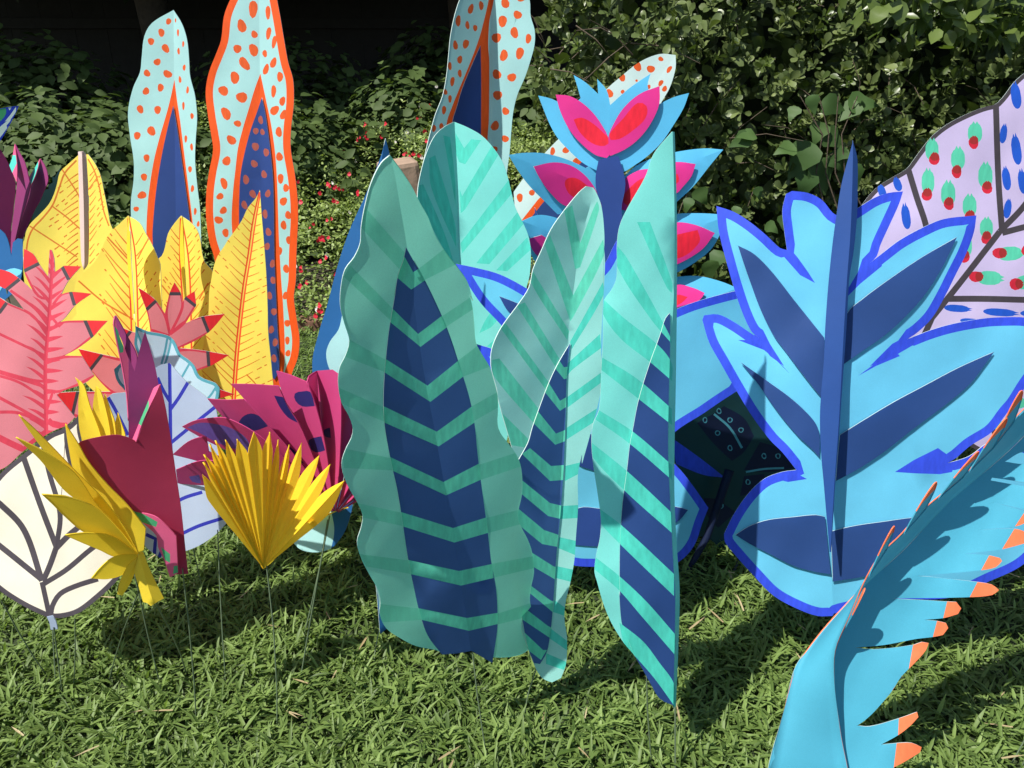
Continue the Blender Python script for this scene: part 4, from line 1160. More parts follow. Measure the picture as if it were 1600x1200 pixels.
base4 = [('mstripe', smooth(q(c_, *v), True, 40, 6)) for c_, v in (
    ('G', (625, -10, 690, -10, 800, 290, 800, 345, 775, 320)), ('G', (527, 110, 575, 170, 785, 550, 800, 600, 690, 470, 525, 210)), ('G', (455, 375, 560, 470, 735, 610, 800, 700, 800, 785, 690, 690, 540, 570, 450, 440)), ('G', (447, 665, 620, 770, 800, 925, 800, 1005, 640, 880, 447, 730)),
    ('I', (265, 125, 440, 235, 640, 405, 640, 480, 430, 300, 240, 165)), ('I', (232, 288, 420, 440, 640, 645, 640, 745, 405, 535, 240, 360)), ('I', (265, 615, 380, 700, 650, 950, 650, 1060, 380, 800, 280, 690)), ('O', (312, 75, 470, 200, 640, 360, 820, 565, 820, 695, 600, 440, 470, 290, 318, 160)), ('O', (470, 490, 620, 610, 720, 740, 815, 880, 820, 1020, 690, 840, 560, 690, 500, 620)))]
sheet('blade', t, out, f1(), 'mint', base4, hole=navy4)
sheet('centre_strip', t, navy4, f1(), 'navy2', base4, off=.003)
wire(t, (1055, 1105), .925, (1057, 1230), .0015)
wire(t, (1010, 1050), .94, (1022, 1205), .0012)

# ---------------- blue leaf behind the striped ones
t = thing('edged_leaf', 'blue leaf with royal blue edge partly hidden behind the striped leaves in the centre', 'paper leaf', foot_of(985, 900, 1.33), G_BLUE)
sp = spine([(935, 380), (945, 560), (960, 720), (985, 905)], 1.46, 1.33)
f1 = lambda: Fold(sp, -.10, -.05, .1, .1, seed=12)
out = q('E', 742, 743, 830, 760, 960, 795, 1095, 865) + [(850, 470), (895, 520), (915, 470), (930, 430), (945, 412), (966, 372), (1004, 330), (1015, 400), (1010, 470), (1000, 510), (1050, 486)] + q('G', 900, 395, 1000, 365, 1095, 340, 1180, 320) \
    + [(1196, 470), (1190, 530), (1150, 612)] + q('I', 965, 35, 880, 90, 800, 145, 655, 240) + [(1020, 715), (1000, 740), (1030, 730)] + q('I', 655, 400, 700, 450, 760, 530, 822, 620, 790, 700, 760, 790, 720, 850, 665, 895) + [(1010, 905), (985, 908), (950, 888), (900, 884), (850, 870), (790, 800), (770, 730), (800, 700), (860, 690), (830, 660), (780, 600), (748, 556), (735, 533)] \
    + q('N', 975, 550, 1075, 580) + [(800, 562), (840, 570), (790, 520)] + q('E', 970, 1050, 860, 930)
sheet('blade', t, out, f1(), 'cyan', rim=('royal', 12.5), corner=30)
for c_, v in (('E', (960, 905, 1050, 940, 1200, 1010, 1400, 1180, 1250, 1150, 1010, 985)), ('I', (720, 630, 690, 620, 560, 600, 430, 610, 430, 700, 560, 720, 665, 690)), ('I', (175, 620, 270, 622, 430, 640, 430, 800, 265, 812, 100, 800, 20, 720)), ('I', (60, 330, 185, 412, 240, 430, 430, 520, 430, 400, 250, 260, 120, 200))):
    sheet('petal_inset', t, q(c_, *v), f1(), 'navy', off=.003)
wire(t, (985, 890), 1.33)

# ---------------- patterned leaf in the shade, its teal darkened to carry that shade
t = thing('shade_toned_leaf', 'dark teal patterned leaf, toned darker for the deep shade between the big blue leaf and its neighbour', 'paper leaf', foot_of(1085, 870, 1.5))
sp = spine([(1205, 610), (1150, 720), (1100, 850), (1072, 900)], 1.62, 1.48)
f1 = lambda: Fold(sp, -.5, .3, .0, .0, seed=13)
out = q('I', 600, 240, 700, 120, 860, -20, 1060, -80, 1250, 60, 1350, 300, 1300, 500, 1200, 700, 1080, 850, 970, 870, 900, 835, 820, 770, 760, 760, 690, 640, 620, 450)
rings = []
for x, y in ((875, 135), (805, 180), (930, 180), (985, 230), (868, 245), (930, 320), (1100, 360), (1170, 360), (1020, 490), (885, 610)):
    cx_, cy_ = q('I', x, y)[0]
    rings += [('tline', blob(cx_, cy_, 8, 9)), ('dnavy', blob(cx_, cy_, 5, 6))]
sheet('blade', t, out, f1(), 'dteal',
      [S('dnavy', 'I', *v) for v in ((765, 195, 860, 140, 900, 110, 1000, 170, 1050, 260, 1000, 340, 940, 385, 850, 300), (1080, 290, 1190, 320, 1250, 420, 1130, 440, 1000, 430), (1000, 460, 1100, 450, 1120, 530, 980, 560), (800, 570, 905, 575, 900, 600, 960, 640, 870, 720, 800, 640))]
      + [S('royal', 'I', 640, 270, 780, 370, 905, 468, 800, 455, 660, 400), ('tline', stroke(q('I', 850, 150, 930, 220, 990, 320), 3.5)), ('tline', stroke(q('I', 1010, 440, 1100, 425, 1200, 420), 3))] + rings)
tube('stem', t, [place(1140, 735, 1.52), place(1105, 838, 1.48), place(1076, 890, 1.47), ground_at(1066, 918) - np.array([0, 0, .01])], .011, PM['dnavy'], 8, .004)

# ---------------- the big blue leaf on the right
t = thing('edged_leaf', 'big lobed sky blue leaf with royal blue edge, dark petals and tall blue fin', 'paper leaf', foot_of(1304, 960, 1.12), G_BLUE)
sp = spine(q('J', 742, 60, 710, 400, 660, 800) + q('K', 590, 0, 585, 300, 605, 650, 630, 1000) + [(1303, 968)], 1.34, 1.12)
f1 = lambda: Fold(sp, .16, -.03, .06, .03, .0025, seed=14)
out = q('J', 690, 450, 645, 425, 590, 360, 520, 325, 440, 315, 410, 330, 392, 410, 400, 500, 415, 610, 380, 600, 310, 535, 230, 470, 150, 420, 62, 390, 75, 520, 110, 660, 150, 800, 195, 930, 240, 1020, 288, 1058, 240, 1030, 150, 970, 70, 932, 0, 937) \
    + q('G', 952, 480, 985, 590, 1040, 690, 1120, 830, 1200, 960, 1290, 1080) + q('I', 1190, 340, 1262, 430, 1190, 440, 1100, 475, 1020, 550, 950, 650, 900, 750, 905, 790, 960, 860, 1050, 960, 1150, 1060, 1280, 1130, 1370, 1160, 1440, 1160) \
    + [(1306, 958), (1340, 950), (1394, 937), (1483, 934), (1544, 909), (1600, 881), (1655, 820), (1660, 770), (1640, 712), (1583, 688), (1548, 690), (1514, 713), (1480, 724)] + q('K', 1260, 530, 1330, 470, 1440, 400) + [(1573, 646), (1585, 632), (1600, 608), (1630, 560), (1640, 503), (1600, 496)] \
    + q('J', 1500, 946, 1400, 952, 1250, 978, 1130, 1012, 1015, 1057, 1070, 1020, 1140, 950, 1200, 850, 1260, 730, 1310, 630, 1350, 520, 1362, 437, 1200, 455, 1100, 495, 980, 560, 900, 620, 830, 675, 865, 640, 880, 590, 930, 480, 975, 380, 995, 317, 920, 325, 850, 350, 770, 400)
notch = [('royal', q('J', *v)) for v in ((395, 560, 470, 650, 520, 720, 555, 775, 480, 735, 370, 610), (240, 990, 330, 1080, 400, 1190, 330, 1140, 200, 960), (830, 645, 770, 720, 722, 800, 720, 840, 780, 780, 890, 690, 880, 640), (1030, 1030, 940, 1080, 830, 1190, 900, 1170, 1090, 1060))] \
    + [('royal', q('K', 560, 0, 260, -60, 340, 20, 430, 110, 385, 60, 300, -10, 170, -60)[1:]), ('royal', q('K', 1255, 560, 1225, 520, 1170, 480, 1150, 490, 1050, 540, 955, 600, 1060, 607, 1180, 611, 1240, 600)), ('royal', q('K', 440, 595, 515, 635, 420, 650, 380, 640))]
sheet('blade', t, out, f1(), 'cyan', notch + [('royal', q('K', 960, 0, 880, 40, 770, 120, 860, 70, 980, 20))], rim=('royal', 13.5), corner=33)
for c_, v in (('J', (170, 588, 250, 630, 340, 720, 450, 860, 530, 960, 602, 1050, 600, 1200, 590, 1350, 540, 1290, 470, 1200, 410, 1120, 350, 1040, 280, 900, 235, 780, 200, 680)),
              ('K', (185, 52, 260, 105, 330, 155, 420, 220, 500, 290, 560, 360, 578, 420, 576, 525, 545, 490, 470, 420, 400, 340, 340, 260, 270, 160)),
              ('K', (158, 915, 230, 870, 320, 840, 450, 825, 560, 815, 605, 825, 622, 1000, 634, 1112, 560, 1100, 450, 1070, 330, 1010, 230, 960)),
              ('J', (1265, 546, 1100, 640, 950, 740, 800, 850, 715, 930, 695, 1060, 690, 1187, 800, 1110, 900, 1040, 1000, 950, 1100, 840, 1190, 700)),
              ('K', (1450, 0, 1380, 30, 1260, 85, 1100, 170, 950, 250, 800, 340, 680, 415, 668, 530, 660, 645, 780, 580, 900, 500, 1040, 390, 1200, 270, 1330, 160, 1400, 70)),
              ('K', (636, 897, 750, 870, 900, 848, 1030, 830, 1200, 815, 1400, 830, 1300, 930, 1150, 1020, 1000, 1080, 790, 1125, 645, 1148))):
    sheet('petal_inset', t, q(c_, *v), f1(), 'navy2', off=.005)
fsp = spine(q('J', 745, 60, 744, 180, 738, 400, 730, 560, 716, 740, 700, 1000) + q('K', 688, 100, 672, 380, 652, 650, 633, 1000), 1.325, 1.115)
sheet('fin', t, q('J', 742, 58, 742, 75, 690, 270, 660, 450, 640, 600, 620, 800, 606, 1000, 600, 1150) + q('K', 580, 300, 585, 500, 598, 650, 615, 850, 628, 1000, 636, 1000, 645, 850, 657, 650, 676, 400) + q('J', 712, 1000, 728, 740, 748, 620, 766, 430, 768, 300, 766, 150), Fold(fsp, .4, .8, seed=15, ripple=.002), 'fin', off=.008)
wire(t, (1304, 960), 1.12, (1290, 1003), .0022)

# ---------------- lilac leaf at the right edge
t = thing('veined_leaf', 'large lilac leaf with black veins and brushed red, green and blue dabs', 'paper leaf', foot_of(1500, 740, 1.75))
sp = spine([(1680, 60), (1566, 360), (1456, 497), (1400, 800)], 1.85, 1.72)
out = [(1640, 90)] + q('P', 1600, 92, 1500, 180, 1420, 290, 1350, 370, 1320, 388, 1200, 420, 1030, 490, 860, 580, 720, 690, 590, 850, 480, 1000, 440, 1030, 300, 1110, 180, 1190) + q('J', 800, 370, 740, 480, 720, 640, 800, 900, 950, 1150) + [(1440, 620), (1520, 700), (1620, 730), (1720, 680), (1780, 540), (1790, 380), (1760, 220), (1700, 110)]
pt_ = []
for x, y in q('J', 890, 318, 968, 282):
    pt_.append(('cobalt', brushed(x, y, 12, 22, -20)))
for (x, y, w, h) in ((1497, 30, 36, 95), (1562, 110, 48, 150), (1512, 255, 42, 115), (1592, 270, 42, 120), (1518, 405, 38, 95), (1010, 445, 44, 124), (1560, -160, 50, 130), (1660, 80, 45, 130), (1640, -60, 45, 130), (1680, 250, 40, 120)):
    X_, Y_ = q('J', x, y)[0]
    pt_.append(('cobalt', brushed(X_, Y_, w / 3.2, h / 3.2, -8 if h > 100 else 8)))
for (x, y, w, h) in ((1265, 902, 130, 36), (1480, 922, 170, 38), (1330, 965, 100, 26), (1650, 930, 140, 34), (1480, 1010, 150, 36), (1330, 1050, 120, 34)):
    X_, Y_ = q('J', x, y)[0]
    pt_.append(('cobalt', brushed(X_, Y_, h / 3.2, w / 3.2, 94)))
for (gx_, gy_, w, h, rx_, ry_) in ((1355, 25, 72, 104, 1348, 74), (1140, 110, 66, 104, 1152, 156), (1270, 155, 70, 110, 1263, 220), (1120, 270, 64, 124, 1115, 335), (1407, 240, 72, 124, 1415, 300), (1221, 330, 72, 124, 1224, 380), (1328, 390, 70, 110, 1330, 445), (1412, 500, 66, 100, 1412, 550), (1310, 590, 60, 110, 1303, 645)):
    X_, Y_ = q('J', gx_, gy_)[0]
    pt_.append(('lgreen', brushed(X_, Y_, w / 3.2, h / 3.2)))
    X_, Y_ = q('J', rx_, ry_)[0]
    pt_.append(('lred', blob(X_, Y_, 16.5, 19, wob=.06)))
    pt_.append(('lmix', brushed(X_ + .5, Y_ - 4, 13.5, 13)))
for (gx_, gy_, rx_, ry_, a) in ((1530, 628, 1478, 625, 86), (1428, 750, 1360, 743, 92), (1615, 770, 1560, 780, 82), (1660, 620, 1620, 610, 80)):
    X_, Y_ = q('J', gx_, gy_)[0]
    pt_.append(('lgreen', brushed(X_, Y_, 22, 40, a)))
    X_, Y_ = q('J', rx_, ry_)[0]
    pt_.append(('lred', blob(X_, Y_, 22, 18, wob=.06)))
    pt_.append(('lmix', brushed(X_ + 5, Y_, 15, 12, a)))
for (x, y) in ((1582, 625), (1565, 670), (1540, 640), (1620, 660), (1590, 700)):
    pt_.append(('lgreen', brushed(x, y, 22, 44, 110))); pt_.append(('char', blob(x - 12, y + 6, 9, 11, wob=.25)))
for (x, y) in ((1690, 420), (1740, 400), (1700, 445), (1650, 415), (1640, 150), (1680, 180), (1710, 240), (1660, 260)):
    pt_.append(('cobalt', brushed(x, y, 13, 40, 94 if y > 300 else 5)))
for (x, y) in ((1640, 520), (1700, 530), (1750, 510), (1660, 580), (1720, 600), (1560, 540), (1500, 560), (1660, 365), (1720, 365)):
    pt_.append(('lgreen', brushed(x, y, 22, 42, 100))); pt_.append(('lred', blob(x - 14, y + 3, 18, 16, wob=.08)))
for pts_ in ([(1456, 497), (1500, 442), (1562, 362)], [(1562, 362), (1600, 322), (1690, 200)], [(1566, 364), (1560, 280), (1556, 160)], [(1477, 467), (1540, 467), (1660, 470), (1790, 470)], [(1419, 264), (1433, 310), (1447, 353), (1470, 470)], [(1566, 364), (1600, 355), (1700, 330), (1790, 320)], [(1456, 497), (1430, 560), (1400, 700)]):
    pt_.append(('char', stroke(pts_, 9.5)))
sheet('blade', t, out, Fold(sp, .05, -.1, .05, .05, seed=16), 'lilac', pt_, rim=('char', 6.5))
wire(t, (1500, 700), 1.75, r=.002)

# ---------------- yellow leaves
def feather(sp_pts, n, t0, t1, la, lb, up, side, w=2.6, key='yline', seed=0, dash=True, start=3.0):
    """orange veins running up and outwards from the crease, broken into a line and dashes"""
    r = random.Random(seed)
    P = np.array(smooth(sp_pts, False, 60, 4))
    L = np.concatenate([[0], np.cumsum(np.linalg.norm(np.diff(P, axis=0), axis=1))]); L /= L[-1]
    out = []
    for i in range(n):
        t_ = t0 + (t1 - t0) * (i + .5) / n + r.uniform(-.006, .006)
        x, y = np.interp(t_, L, P[:, 0]), np.interp(t_, L, P[:, 1])
        ln = (la + (lb - la) * i / n) * r.uniform(.55, 1.1)
        a = math.radians(up + r.uniform(-4, 4))
        dx, dy = side * math.cos(a), -math.sin(a)
        x += side * start
        out.append((key, stroke([(x, y), (x + dx * ln * .5, y + dy * ln * .47), (x + dx * ln, y + dy * ln)], w, w * .5)))
        if dash and r.random() < .7:
            s = ln + r.uniform(4, 8)
            for k_ in range(r.choice((1, 1, 2))):
                e = s + r.uniform(4, 9)
                out.append((key, stroke([(x + dx * s, y + dy * s), (x + dx * e, y + dy * e)], w * .8, w)))
                s = e + r.uniform(3, 6)
    return out


YS_ = []
# left, with a standing white fin, greyed to hold its shadow
t = thing('yellow_leaf', 'broad yellow leaf with a white fin, toned grey for its shadow, standing along its middle', 'paper leaf', foot_of(118, 580, 1.75), G_YEL)
sp = spine([(127, 236), (131, 420), (125, 590)], 1.88, 1.75)
f1 = lambda: Fold(sp, -.12, -.22, .0, .1, .002, seed=21)
out = q('A', 400, 768, 375, 790, 330, 830, 300, 860, 285, 920, 270, 970, 245, 1020, 200, 1070, 150, 1120, 130, 1160, 122, 1200) + q('B', 146, 110, 143, 180, 160, 400, 260, 640, 420, 860, 520, 960, 620, 860, 760, 560, 780, 300, 740, 110, 690, 0) + q('A', 540, 1060, 520, 960, 500, 870, 470, 810, 440, 772)
pts_ = [('yline', stroke(q('S', 478, 402, 405, 482, 375, 560, 330, 680, 270, 760, 205, 830, 175, 900, 165, 970), 2.8)), ('yline', stroke(q('S', 385, 455, 480, 600, 500, 640), 2.2)), ('yline', stroke(q('S', 325, 688, 420, 760, 500, 830), 2.2)),
        ('yline', stroke(q('S', 185, 812, 320, 900, 480, 1005), 2.2)), ('yline', stroke(q('A', 440, 795, 470, 850, 495, 930, 520, 1060, 545, 1130), 2.2)), ('yline', stroke(q('A', 440, 950, 470, 910, 492, 880), 1.6))]
sheet('blade', t, out, f1(), 'yellow', pts_ + feather([(124, 250), (124, 420)], 15, .1, 1, 26, 30, -38, -1, 2.2, seed=1, start=2) + feather([(139, 250), (139, 430)], 14, .1, 1, 16, 22, 52, 1, 1.8, seed=2, start=1))
fs = spine([(128, 237), (131, 330), (132, 420)], 1.80, 1.72)
sheet('fin', t, [(122, 237), (130, 236), (135, 241), (138, 300), (138, 412), (131, 422), (127, 408), (124, 320)], Fold(fs, 1.0, 2.0, seed=22, ripple=.001), 'finw', off=.02,
      paints=[('yred', [(135, 236), (138, 300), (138.5, 425), (142, 425), (142, 236)])])
wire(t, (120, 585), 1.75, r=.002)

for nm, lab, spn, RT, RB, kk, out, sd, fold_fin in (
    ('a', 'yellow leaf with orange veins, left of the two pointed ones, behind the pink feather leaf', [(201, 338), (206, 400), (210, 500), (213, 640)], 1.66, 1.55, (-.20, -.34),
     q('B', 800, -52, 745, 0, 690, 50, 650, 120, 610, 210, 560, 270, 490, 330, 472, 380, 465, 440, 480, 560, 420, 640, 400, 780, 480, 900, 560, 1020, 700, 1110, 850, 1140, 960, 1040, 1010, 800, 1010, 500, 1000, 250, 985, 210, 950, 130, 910, 60, 870, -10), 31, (3.6, 5.5)),
    ('b', 'middle yellow leaf with a dark folded crease, behind the pink shaded petals', [(283, 338), (286, 400), (290, 470), (292, 620)], 1.78, 1.70, (-.10, -.22),
     q('B', 1130, -52, 1090, -5, 1050, 60, 1030, 150, 1010, 200, 960, 240, 920, 290, 885, 340, 870, 420, 840, 560, 820, 760, 900, 960, 1050, 1080, 1200, 1060, 1300, 900, 1340, 600, 1340, 400, 1325, 290, 1280, 240, 1262, 180, 1250, 90, 1228, 30, 1180, -20), 32, (3.6, 8)),
    ('c', 'tallest pointed yellow leaf in front of the orange edged spotted leaf', [(406, 297), (397, 350), (390, 400), (382, 450), (376, 500), (370, 560), (364, 650)], 1.70, 1.62, (-.06, -.26),
     [(406, 297), (400, 309), (387, 325), (378, 344), (366, 362), (356, 375)] + q('B', 1400, 140, 1360, 200, 1335, 270, 1320, 350, 1308, 420, 1300, 600, 1270, 760, 1260, 900, 1300, 1060, 1400, 1180) + [(364, 650), (400, 640), (427, 604), (423, 560), (419, 520), (418, 480), (416, 430), (412, 375), (409, 340)], 33, (1.2, 1.6))):
    t = thing('yellow_leaf', lab, 'paper leaf', foot_of(spn[-1][0], spn[-1][1], RB), G_YEL)
    sp = spine(spn, RT, RB)
    a, b = fold_fin
    L_ = [(x - a - 1.5, y) for x, y in spn]; R_ = [(x + b, y) for x, y in spn]
    L_[0], R_[0] = (spn[0][0] - 1, spn[0][1] + 3), (spn[0][0] + 1, spn[0][1] + 3)
    if nm == 'a':
        lines = feather(spn, 15, .12, .95, 56, 74, 52, -1, 2.2, seed=4, start=6) + feather(spn, 14, .12, .9, 24, 46, 56, 1, 2.0, seed=5, start=7) + [('yline', stroke(q('B', 670, 80, 800, 220), 2.4)), ('yline', stroke(q('B', 490, 355, 650, 490, 840, 600), 2.6)), ('yline', stroke(q('B', 860, 220, 900, 140, 935, 80), 2.2))]
    elif nm == 'b':
        lines = feather(spn, 14, .10, .75, 22, 54, 52, -1, 1.9, seed=6, start=5) + feather(spn, 14, .10, .75, 18, 44, 52, 1, 1.9, seed=7, start=8) + [('yline', stroke(q('B', 915, 280, 1000, 370, 1080, 470), 2.2)), ('yline', stroke(q('B', 1245, 470, 1300, 370), 2.2))]
    else:
        lines = feather(spn, 24, .06, .97, 24, 66, 44, -1, 1.8, seed=8, start=3) + feather(spn, 24, .06, .97, 9, 42, 24, 1, 1.8, seed=9, start=3) + [('yline', stroke([(385, 585), (401, 602), (418, 630)], 2))]
    sheet('blade', t, out, Fold(sp, kk[0], kk[1], .05, .08, .002, seed=sd), 'yellow', lines + [('yred', stroke(L_, 2.2, 3.0)), ('yred', stroke(R_, 2.2, 3.0))])
    if nm != 'c':
        fs = spine([(x + (b - a) / 2 - .5, y) for x, y in spn[:3]], RT - .05, (RT + RB) / 2 - .05)
        e0, e1 = fs[0], fs[-1]
        w_ = 3.0 if nm == 'a' else 3.6
        sheet('fin', t, [(e0[0], e0[1] - 1), (e0[0] + w_ * .5, e0[1] + 8), (e0[0] + w_, e0[1] + 60), (e1[0] + 1, e1[1] + 12), (e1[0] - 1, e1[1] + 12), (e0[0] - w_, e0[1] + 60), (e0[0] - w_ * .6, e0[1] + 8)], Fold(fs, 3.5, 3.0, seed=sd + 1, ripple=0), 'gold2', off=.02)
    wire(t, (spn[-1][0], spn[-1][1] - 15), RB, r=.002)

# ---------------- pink feather leaf
t = thing('feather_leaf', 'large pink feathered leaf with red stripes and black banded red tips at left', 'paper leaf', foot_of(73, 680, 1.25), 'pink feathered paper leaves')
spn = q('B', 316, 160, 326, 215, 318, 400, 305, 600, 285, 850, 283, 960, 288, 1200) + [(72, 700)]
sp = spine(spn, 1.34, 1.22)
out = q('B', 310, 160, 322, 162, 338, 215, 342, 300, 365, 285, 400, 260, 505, 265, 430, 350, 400, 400, 382, 440, 440, 424, 572, 435, 468, 508, 410, 580, 375, 612, 420, 605, 520, 602, 672, 605, 620, 660, 580, 705, 480, 780, 400, 822, 510, 825, 590, 950, 520, 1000, 400, 1040) \
    + q('T', 590, 380, 780, 610, 690, 700, 600, 735, 490, 790, 250, 960) + [(0, 734), (-70, 740), (-80, 440), (-6, 462)] + q('B', 45, 490, 150, 535, 60, 422, 0, 390, -40, 300, 0, 283, 60, 300, 125, 345, 203, 415, 150, 290, 150, 155, 205, 185, 245, 250, 300, 330, 305, 230)
pk = []
P = np.array(spn)
for i in range(17):                                       # red strokes from the midrib, right side
    t_ = .10 + .86 * i / 16
    y = 400 + 300 * (t_ - .04); x = np.interp(y, P[:, 1], P[:, 0])
    ln = random.uniform(19, 29); r_ = -1.2 + 1.2 * min(1, t_ * 1.7)
    pk.append(('pred', smooth([(x, y + 4.4), (x + ln * .6, y + 2.4 + r_ * ln * .6), (x + ln, y + r_ * ln), (x + ln * .6, y - 2.4 + r_ * ln * .6), (x, y - 4.0)], True, 50, 5)))
for i in range(19):
    t_ = .08 + .90 * i / 18
    y = 400 + 300 * (t_ - .04); x = np.interp(y, P[:, 1], P[:, 0])
    ln = random.uniform(24, 40); r_ = -1.5 + 1.0 * t_
    pk.append(('pred', smooth([(x, y + 5), (x - ln * .6, y + 1.4 + r_ * ln * .50), (x - ln, y + r_ * ln * .78), (x - ln * .55, y - 2.6 + r_ * ln * .50), (x, y - 3.4)], True, 50, 5)))
for v in ((322, 350, 338, 300, 365, 286, 400, 262), (330, 505, 385, 440, 440, 425), (318, 660, 380, 615, 525, 607), (305, 560, 370, 640, 480, 520), (300, 850, 420, 820, 575, 705), (290, 870, 400, 832, 520, 826), (285, 1050, 400, 1040, 590, 950), (290, 1170, 330, 1050, 345, 1058),
          (315, 470, 240, 450, 150, 300), (305, 640, 220, 530, 65, 415), (300, 700, 200, 570, 45, 495), (295, 830, 150, 760, -60, 660), (288, 985, 200, 975, -20, 915), (286, 1100, 120, 990, -80, 930)):
    pk.append(('pred', stroke(q('B', *v), 4.2, 4.2)))
for v in ((470, 690, 200, 570, -60, 560), (480, 680, 200, 520, -60, 380), (480, 300, 200, 210, -60, 130), (480, 770, 250, 950, 100, 880, -60, 800)):
    pk.append(('pred', stroke(q('T', *v), 5.0 if v[3] != 950 else 10)))
pk.append(('pred', stroke(q('T', 500, 640, 560, 690, 700, 700), 9)))
for tip, band in (((380, 262, 510, 262, 434, 348), (385, 262, 430, 348)), ((436, 420, 580, 433, 466, 510), (440, 420, 466, 508)), ((522, 600, 680, 603, 578, 708), (530, 600, 578, 710)), ((145, 292, 150, 148, 210, 185, 250, 250), (145, 296, 246, 246)), ((-50, 300, 0, 275, 62, 298, 125, 345, 35, 415, -20, 400), (35, 415, 122, 345)), ((-40, 440, 45, 490, 0, 560, -60, 560), (-5, 556, 42, 492))):
    pk.append(('red', q('B', *tip))); pk.append(('char', stroke(q('B', *band), 5.5)))
pk.append(('pred', stroke(spn, 5.0, 6.5)))
f1 = lambda: Fold(sp, -.16, -.05, .08, .1, .002, seed=41)
sheet('blade', t, out, f1(), 'pink', pk, corner=36)
wire(t, (73, 695), 1.22, (85, 1085))

# ---------------- pink leaf in the shade behind
t = thing('feather_leaf', 'smaller pink banded leaf in shade behind the pale blue leaf', 'paper leaf', foot_of(270, 660, 1.48), 'pink feathered paper leaves')
sp = spine(q('B', 1092, 365, 1060, 680, 1050, 900, 1050, 1250), 1.51, 1.47)
out = q('B', 865, 398, 930, 440, 975, 480, 1030, 560, 1050, 470, 1062, 425, 1090, 365, 1128, 430, 1140, 490, 1155, 460, 1215, 420, 1226, 510, 1160, 620, 1260, 580, 1405, 562, 1350, 630, 1300, 680, 1200, 740, 1120, 775, 1250, 788, 1430, 820, 1320, 885, 1240, 915, 1200, 940, 1300, 1005, 1465, 1065, 1370, 1090, 1200, 1130, 1050, 1250, 800, 1290, 600, 1280, 450, 1195, 385, 1110, 345, 1056, 485, 1048, 690, 1048, 640, 1000, 570, 915, 520, 840, 490, 780, 640, 815, 800, 850, 760, 720, 745, 640, 850, 680, 940, 670, 930, 600, 915, 540, 885, 460)
pk = [('pred', stroke(q('B', *v), 4.2)) for v in ((915, 535, 940, 660, 1060, 700), (975, 480, 1030, 570, 1062, 690), (1060, 432, 1040, 560, 1062, 690), (1130, 430, 1140, 520, 1062, 690), (1222, 510, 1150, 620, 1062, 690), (1062, 690, 1150, 615, 1262, 580), (1062, 800, 1200, 735, 1305, 678), (1062, 800, 1180, 785, 1300, 800), (1100, 990, 1200, 930, 1310, 885),
                                                  (635, 820, 760, 850, 1050, 900), (560, 910, 640, 1000, 740, 1065, 1050, 1100), (490, 1052, 700, 1055, 900, 1080), (450, 1190, 700, 1260, 1000, 1240))]
for tip, band in (((860, 390, 980, 478, 918, 540), (915, 536, 976, 480)), ((1050, 438, 1090, 355, 1140, 438), (1056, 436, 1132, 436)), ((1150, 455, 1220, 410, 1232, 512), (1156, 460, 1224, 514)), ((1262, 572, 1415, 555, 1308, 682), (1264, 576, 1305, 680)), ((1300, 786, 1440, 820, 1308, 892), (1298, 790, 1306, 890)),
                  ((1370, 1020, 1475, 1065, 1368, 1094), (1366, 1022, 1366, 1092)), ((482, 770, 640, 812, 568, 918), (562, 914, 638, 816)), ((340, 1050, 488, 1042, 452, 1198), (452, 1196, 486, 1046)), ((740, 630, 826, 666, 800, 700, 750, 690), (822, 664, 792, 702))):
    pk.append(('red', q('B', *tip))); pk.append(('char', stroke(q('B', *band), 5.2)))
sheet('blade', t, out, Fold(sp, -.20, .12, .05, .05, .002, seed=42), 'pink', pk, corner=34)
wire(t, (262, 655), 1.46)

# ---------------- plum fan leaf at the far left
t = thing('folded_fan', 'plum pleated fan leaf with pink and green undersides at the left edge', 'paper leaf', foot_of(18, 420, 1.95))
for o_, an, mk, pn in (((0, 330, 22, 365, 50, 415, 80, 490, 98, 540, 90, 660, 70, 830, 66, 960, 55, 1030, 0, 850, -60, 700, -50, 420), ((0, 330, 1.90), (98, 540, 1.93), (66, 1000, 1.95)), 'plum', ()),
                       ((92, 298, 75, 390, 55, 440, 80, 485, 104, 540, 106, 440), ((92, 298, 2.0), (55, 440, 1.98), (104, 540, 1.93)), 'rose', [('mstripe', q('S', 78, 370, 52, 440, 76, 482, 104, 420, 98, 370))]),
                       ((92, 298, 130, 370, 152, 410, 167, 460, 178, 510, 187, 562, 160, 680, 120, 800, 95, 910, 80, 1000, 62, 1020, 72, 840, 96, 640, 106, 540, 104, 440), ((92, 298, 2.0), (187, 562, 1.93), (70, 1020, 1.95)), 'plum', ()),
                       ((250, 390, 222, 440, 178, 518, 184, 572, 210, 520, 235, 450), ((250, 390, 2.0), (178, 518, 1.98), (184, 572, 1.93)), 'rose', [('mstripe', q('S', 240, 405, 210, 462, 186, 520, 188, 570, 215, 510, 238, 440))]),
                       ((250, 390, 275, 425, 290, 460, 300, 530, 270, 600, 245, 660, 220, 700, 175, 800, 140, 890, 105, 960, 75, 1030, 85, 920, 120, 800, 160, 680, 186, 570, 215, 505), ((250, 390, 2.0), (300, 530, 1.96), (75, 1030, 1.95)), 'plum', ())):
    facet('pleat', t, q('S', *o_), [(*q('S', a[0], a[1])[0], a[2]) for a in an], mk, pn)
wire(t, (17, 405), 1.95, r=.002)
t = thing('comb_leaf', 'dark green comb edged leaf tucked between the plum fan and the yellow leaf', 'paper leaf', foot_of(60, 420, 2.0))
